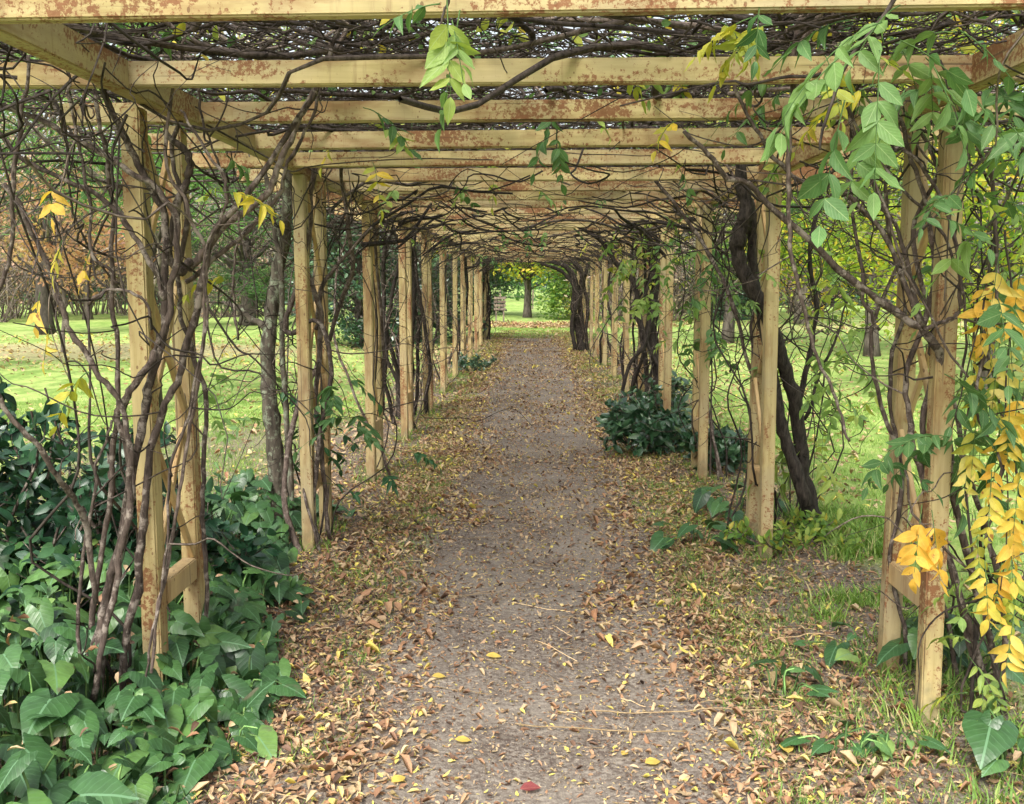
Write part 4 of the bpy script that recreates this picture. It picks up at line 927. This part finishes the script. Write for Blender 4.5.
def twig_shrub(name, label, base, rad, height, n, m='tan', group=None, leafn=2500, size=.10, rt_=.012):
    o = np.array([base[0], base[1], float(hgt(base[0], base[1]))]); t = thing(name, label, 'shrub', tuple(o), group); s = MB(); E = []
    for k in range(n):
        a = random.uniform(0, 6.28); r = rad * math.sqrt(random.random()); h = height * random.uniform(.5, 1)
        Q = wander(o + [math.cos(a) * r * .5, math.sin(a) * r * .5, 0], o + [math.cos(a) * r, math.sin(a) * r, h], 7, .16); s.tube(Q, np.linspace(rt_ * 2, rt_ * .6, 7), 3, closed=False); E.append(Q)
        for b in range(7):
            q = Q[random.randint(2, 6)]; e = q + rand_unit(1, .7, .1)[0] * height * .28; W = wander(q, e, 6, .2); s.tube(W, np.linspace(rt_, rt_ * .35, 6), 3, closed=False); E.append(W)
    s.build('branches', M['pale_twig'], t)['kind'] = 'stuff'
    E = np.concatenate(E); p = E[rng.integers(0, len(E), leafn)] + rng.normal(0, .18, (leafn, 3)); f = MB()
    f.inst(T_SMALL, p, rand_unit(leafn), rand_unit(leafn, .6, .6), rng.uniform(.6, 1.3, leafn) * size, rng.random(leafn)); f.build('foliage', M[m], t)

g = ground_at
tree('young_maple', 'young orange-leaved tree with a thin stem on the left lawn', g(66, 21.6), 3.8, 1.3, 1.6, 1500, .11, 'orange', .045, T_MAPLE, clumps=16, cs=.35)
tree('lawn_tree', 'grey-trunked tree with pinkish leaves behind the thin orange one', g(50, 29.6), 9, 3.6, 2.6, 9000, .14, 'pink', .22, clumps=40)
tree('lawn_tree', 'small distant tree with orange leaves and a short trunk at the left', g(92, 43), 6, 3.4, 1.7, 6000, .18, 'orange', .18, clumps=24)
tree('conifer_tree', 'feathery bright green conifer upper left behind the vine bundle', g(152, 12.5), 6.5, 2.0, 2.5, 16000, .11, 'brightconifer', .10, T_NEEDLE, clumps=36, cs=.28, droop=.4, flat=.35)
tree('conifer_tree', 'dark drooping conifer with brown lower limbs at the far left', g(-60, 17), 9, 3.8, 2.4, 14000, .14, 'conifer', .20, T_NEEDLE, clumps=44, droop=.15, flat=.3)
tree('cypress_tree', 'dark green cypress on the lawn seen past the second left pier', g(250, 36), 8, 3.0, 1.0, 15000, .20, 'conifer', .25, T_NEEDLE, clumps=60, conical=False, cs=.25)
tree('holly_tree', 'large glossy dark evergreen seen between the second and third left piers', g(362, 24.5), 5.2, 1.7, .15, 15000, .12, 'evergreen', .12, T_OVAL, clumps=60, cs=.25, flat=.8)
tree('holly_tree', 'dark evergreen bush behind the third and fourth left posts', g(418, 27), 5.5, 1.9, .2, 13000, .13, 'evergreen', .12, T_OVAL, clumps=50, cs=.28, flat=.8)
tree('yew_bush', 'dark bush standing behind the wooden signboard', g(484, 50), 6, 1.6, .1, 9000, .2, 'evergreen', .12, T_OVAL, clumps=40, cs=.3, cat='bush')
tree('lawn_tree', 'grey-trunked tree with yellow-green leaves at the end of the walk', g(527, 47), 8, 4.2, 2.1, 14000, .20, 'yellowtree', .17, clumps=44)
tree('round_bush', 'rounded green bush at the right of the walk end', g(578, 44), 3.2, 1.5, .1, 7000, .16, 'tree', .08, clumps=36, cs=.3, cat='bush', flat=.8)
tree('yew_bush', 'dark green bush far beyond the end of the walk', g(585, 75), 4, 3.0, .1, 7000, .3, 'evergreen', .12, clumps=36, cs=.3, cat='bush', flat=.8)
tree('lawn_tree', 'yellow-green tree filling the view behind the nearest right pier', g(985, 13.5), 6.0, 2.5, 1.1, 12000, .10, 'yellowtree', .10, T_SMALL, clumps=44, cs=.26)
tree('lawn_tree', 'lime-leaved tree right of the second right pier', g(870, 21), 6.5, 2.6, 1.7, 11000, .13, 'yellowtree', .13, clumps=44, cs=.26)
tree('lawn_tree', 'mid-green tree with bare lower trunk beyond the right lawn', g(800, 36), 10, 4.4, 2.2, 12000, .2, 'tree', .24, clumps=44)
tree('lawn_tree', 'mid-green tree showing between the second and third right piers', g(725, 26), 7, 2.4, 1.9, 9000, .15, 'tree', .14, clumps=36)
tree('conifer_tree', 'dark conifer at the far right beyond the golden shoot', g(1060, 17), 8, 2.8, .9, 15000, .14, 'conifer', .18, T_NEEDLE, clumps=50)
tree('yew_bush', 'dark clipped bush across the right lawn', g(722, 41), 2.6, 1.4, .05, 7000, .14, 'evergreen', .05, clumps=36, cs=.35, cat='bush', flat=.9)
tree('round_bush', 'golden bush beside the dark clipped bush', g(752, 44), 3.4, 1.6, .1, 7000, .15, 'yellowtree', .05, clumps=36, cs=.35, cat='bush', flat=.9)
GT = 'bare brown shrubs at the edge of the lawn'
for px, Y, r, h, m_, lab in ((-40, 40, 4, 6, 'pink', 'pinkish twiggy shrub at the left end of the lawn'), (20, 47, 4.5, 7, 'tan', 'grey-brown twiggy shrub behind the left lawn trees'), (90, 52, 5, 8, 'pink', 'red-brown twiggy shrub behind the small orange tree'),
    (170, 50, 4.5, 7, 'tan', 'tan twiggy shrub behind the nearest left pier'), (225, 46, 4, 7, 'pink', 'rosy twiggy shrub left of the dark cypress'), (300, 48, 4.5, 7, 'tan', 'brown twiggy shrub right of the dark cypress'),
    (640, 42, 3.5, 4, 'tan', 'brown twiggy shrub behind the black right vine clump'), (690, 50, 4.5, 5, 'pink', 'pinkish twiggy shrub between the third and fourth right piers'), (780, 48, 4.5, 4.5, 'pink', 'reddish twiggy shrub across the right lawn'), (935, 44, 5, 6, 'tan', 'tan twiggy shrub behind the nearest right pier'), (1040, 42, 5, 6, 'pink', 'rosy twiggy shrub at the far right')):
    twig_shrub('bare_shrub', lab, g(px, Y), r, h, 80, m_, GT, 3600, .16, .018)
# a hedge and the far wood
def leafmass(name, label, cat, pts, n, size, m, kind=None, flat=1.0):
    mb = MB(); P = np.array([p[:3] for p in pts], float); r = np.array([p[3] for p in pts]); idx = rng.integers(0, len(P), n)
    d = rand_unit(n) * (rng.random(n) ** .4)[:, None] * r[idx][:, None]; pos = P[idx] + d; pos[:, 2] = np.maximum(pos[:, 2], .05)
    mb.inst(T_SMALL, pos, rand_unit(n), rand_unit(n, .6, .6), rng.uniform(.6, 1.4, n) * size, np.clip(rng.random(len(P))[idx] * .7 + rng.normal(.15, .2, n), 0, 1))
    return tag(mb.build(name, M[m]), label, cat, None, kind)
for nm, m_, seedz, n in (('far_woodland', 'tree', 0, 70000), ('far_evergreen_woodland', 'conifer', 1, 45000), ('far_brown_woodland', 'tan', 2, 35000)):
    pts = []
    for _ in range(170):
        a = random.uniform(-1.15, 1.15); Rr = random.uniform(85, 120); x = math.sin(a) * Rr; y = math.cos(a) * Rr
        if abs(x) < 7 and seedz != 1: continue
        pts.append((x, y, random.uniform(1, 28), random.uniform(2.5, 5.5)))
    leafmass(nm, 'distant mixed trees closing the view', 'woodland', pts, n, .55, m_, 'stuff')
hp = [(x, 74 + random.uniform(-1, 1), random.uniform(.3, 1.6), 1.1) for x in np.arange(-46, 46, .9) if not (-6 < x < 5)]
leafmass('clipped_hedge', 'grey-green hedge along the far edge of the lawns', 'hedge', hp, 36000, .28, 'evergreen')

# wooden signboard at the end of the walk
YS_ = 40.0; b = g(500, YS_)
sb = thing('signboard', 'brown slatted wooden signboard on two posts at the walk end', 'signboard', tuple(b))
wm = wood_mat('signboard_wood', (0.10, 0.08, 0.065), (0.18, 0.15, 0.12), (0.08, 0.05, 0.03), 0.2, moss=False)
me = box_mesh('post', .06, .06, 1.1, .005, wm)
for dx in (-.15, .15): put('post', me, (dx, 0, -.05), par=sb)
me = box_mesh('board', .48, .03, .10, .004, wm)
for k in range(4): put('board', me, (0, -.055, .52 + k * .145), par=sb)
# wire fence beyond
fz = thing('wire_fence', 'low post and wire fence across the field beyond the walk', 'fence', (0, 62, 0))
me = box_mesh('post', .09, .09, 1.2, .006, wm)
for k in range(13): put('post', me, (-12 + k * 2.0, random.uniform(-.1, .1), 0), (0, random.uniform(-.03, .03), 0), par=fz)
for z in (.5, .8, 1.08):
    mb = MB(); mb.tube([(-12, 62, z), (0, 62, z - .02), (12, 62, z)], .008, 4); mb.build('wire', wm, fz)

# ------------------------------------------------------------------ light, world, camera
w = bpy.data.worlds.new("World"); SC.world = w; w.use_nodes = True; nt = w.node_tree
bg = nt.nodes.get('Background') or nt.nodes.new('ShaderNodeBackground')
sky = nt.nodes.new('ShaderNodeTexSky'); sky.sky_type = 'NISHITA'; sky.sun_disc = False
EL, AZ = R(48), R(200)      # sun behind the camera, slightly left
sky.sun_elevation = EL; sky.sun_rotation = AZ; sky.air_density = 1.2; sky.dust_density = 5.0; sky.ozone_density = 1.0
hs = nt.nodes.new('ShaderNodeHueSaturation'); hs.inputs['Saturation'].default_value = 0.35; hs.inputs['Value'].default_value = 1.0
L(nt, sky.outputs[0], hs.inputs['Color']); L(nt, hs.outputs[0], bg.inputs[0]); bg.inputs[1].default_value = 0.15
sun = bpy.data.lights.new('sun', 'SUN'); sun.energy = 1.5; sun.angle = R(20); sun.color = (1.0, 0.96, 0.88)
so = bpy.data.objects.new('sun', sun); C.objects.link(so)
sd = Vector((math.sin(AZ) * math.cos(EL), math.cos(AZ) * math.cos(EL), math.sin(EL)))
so.rotation_euler = sd.to_track_quat('Z', 'Y').to_euler(); so.location = (0, 0, 20)

cd = bpy.data.cameras.new('camera'); cam = bpy.data.objects.new('camera', cd); C.objects.link(cam)
cam.location = CAM; cam.rotation_euler = (math.pi / 2 - TH, 0, PSI)
cd.sensor_width = 36; cd.lens = 36 * F / 1024; cd.clip_start = 0.05; cd.clip_end = 2000
SC.camera = cam
for o in SC.objects:
    for kk in ('_o', '_n'):
        if kk in o: del o[kk]
SC.view_settings.view_transform = 'Standard'; SC.view_settings.look = 'None'; SC.view_settings.gamma = 1
SC.view_settings.exposure = 1.27
SC.render.engine = 'CYCLES'
cy = SC.cycles
cy.max_bounces = 6; cy.diffuse_bounces = 4; cy.glossy_bounces = 2; cy.transmission_bounces = 4; cy.transparent_max_bounces = 6
cy.use_denoising = True
cy.use_adaptive_sampling = True; cy.adaptive_threshold = 0.01
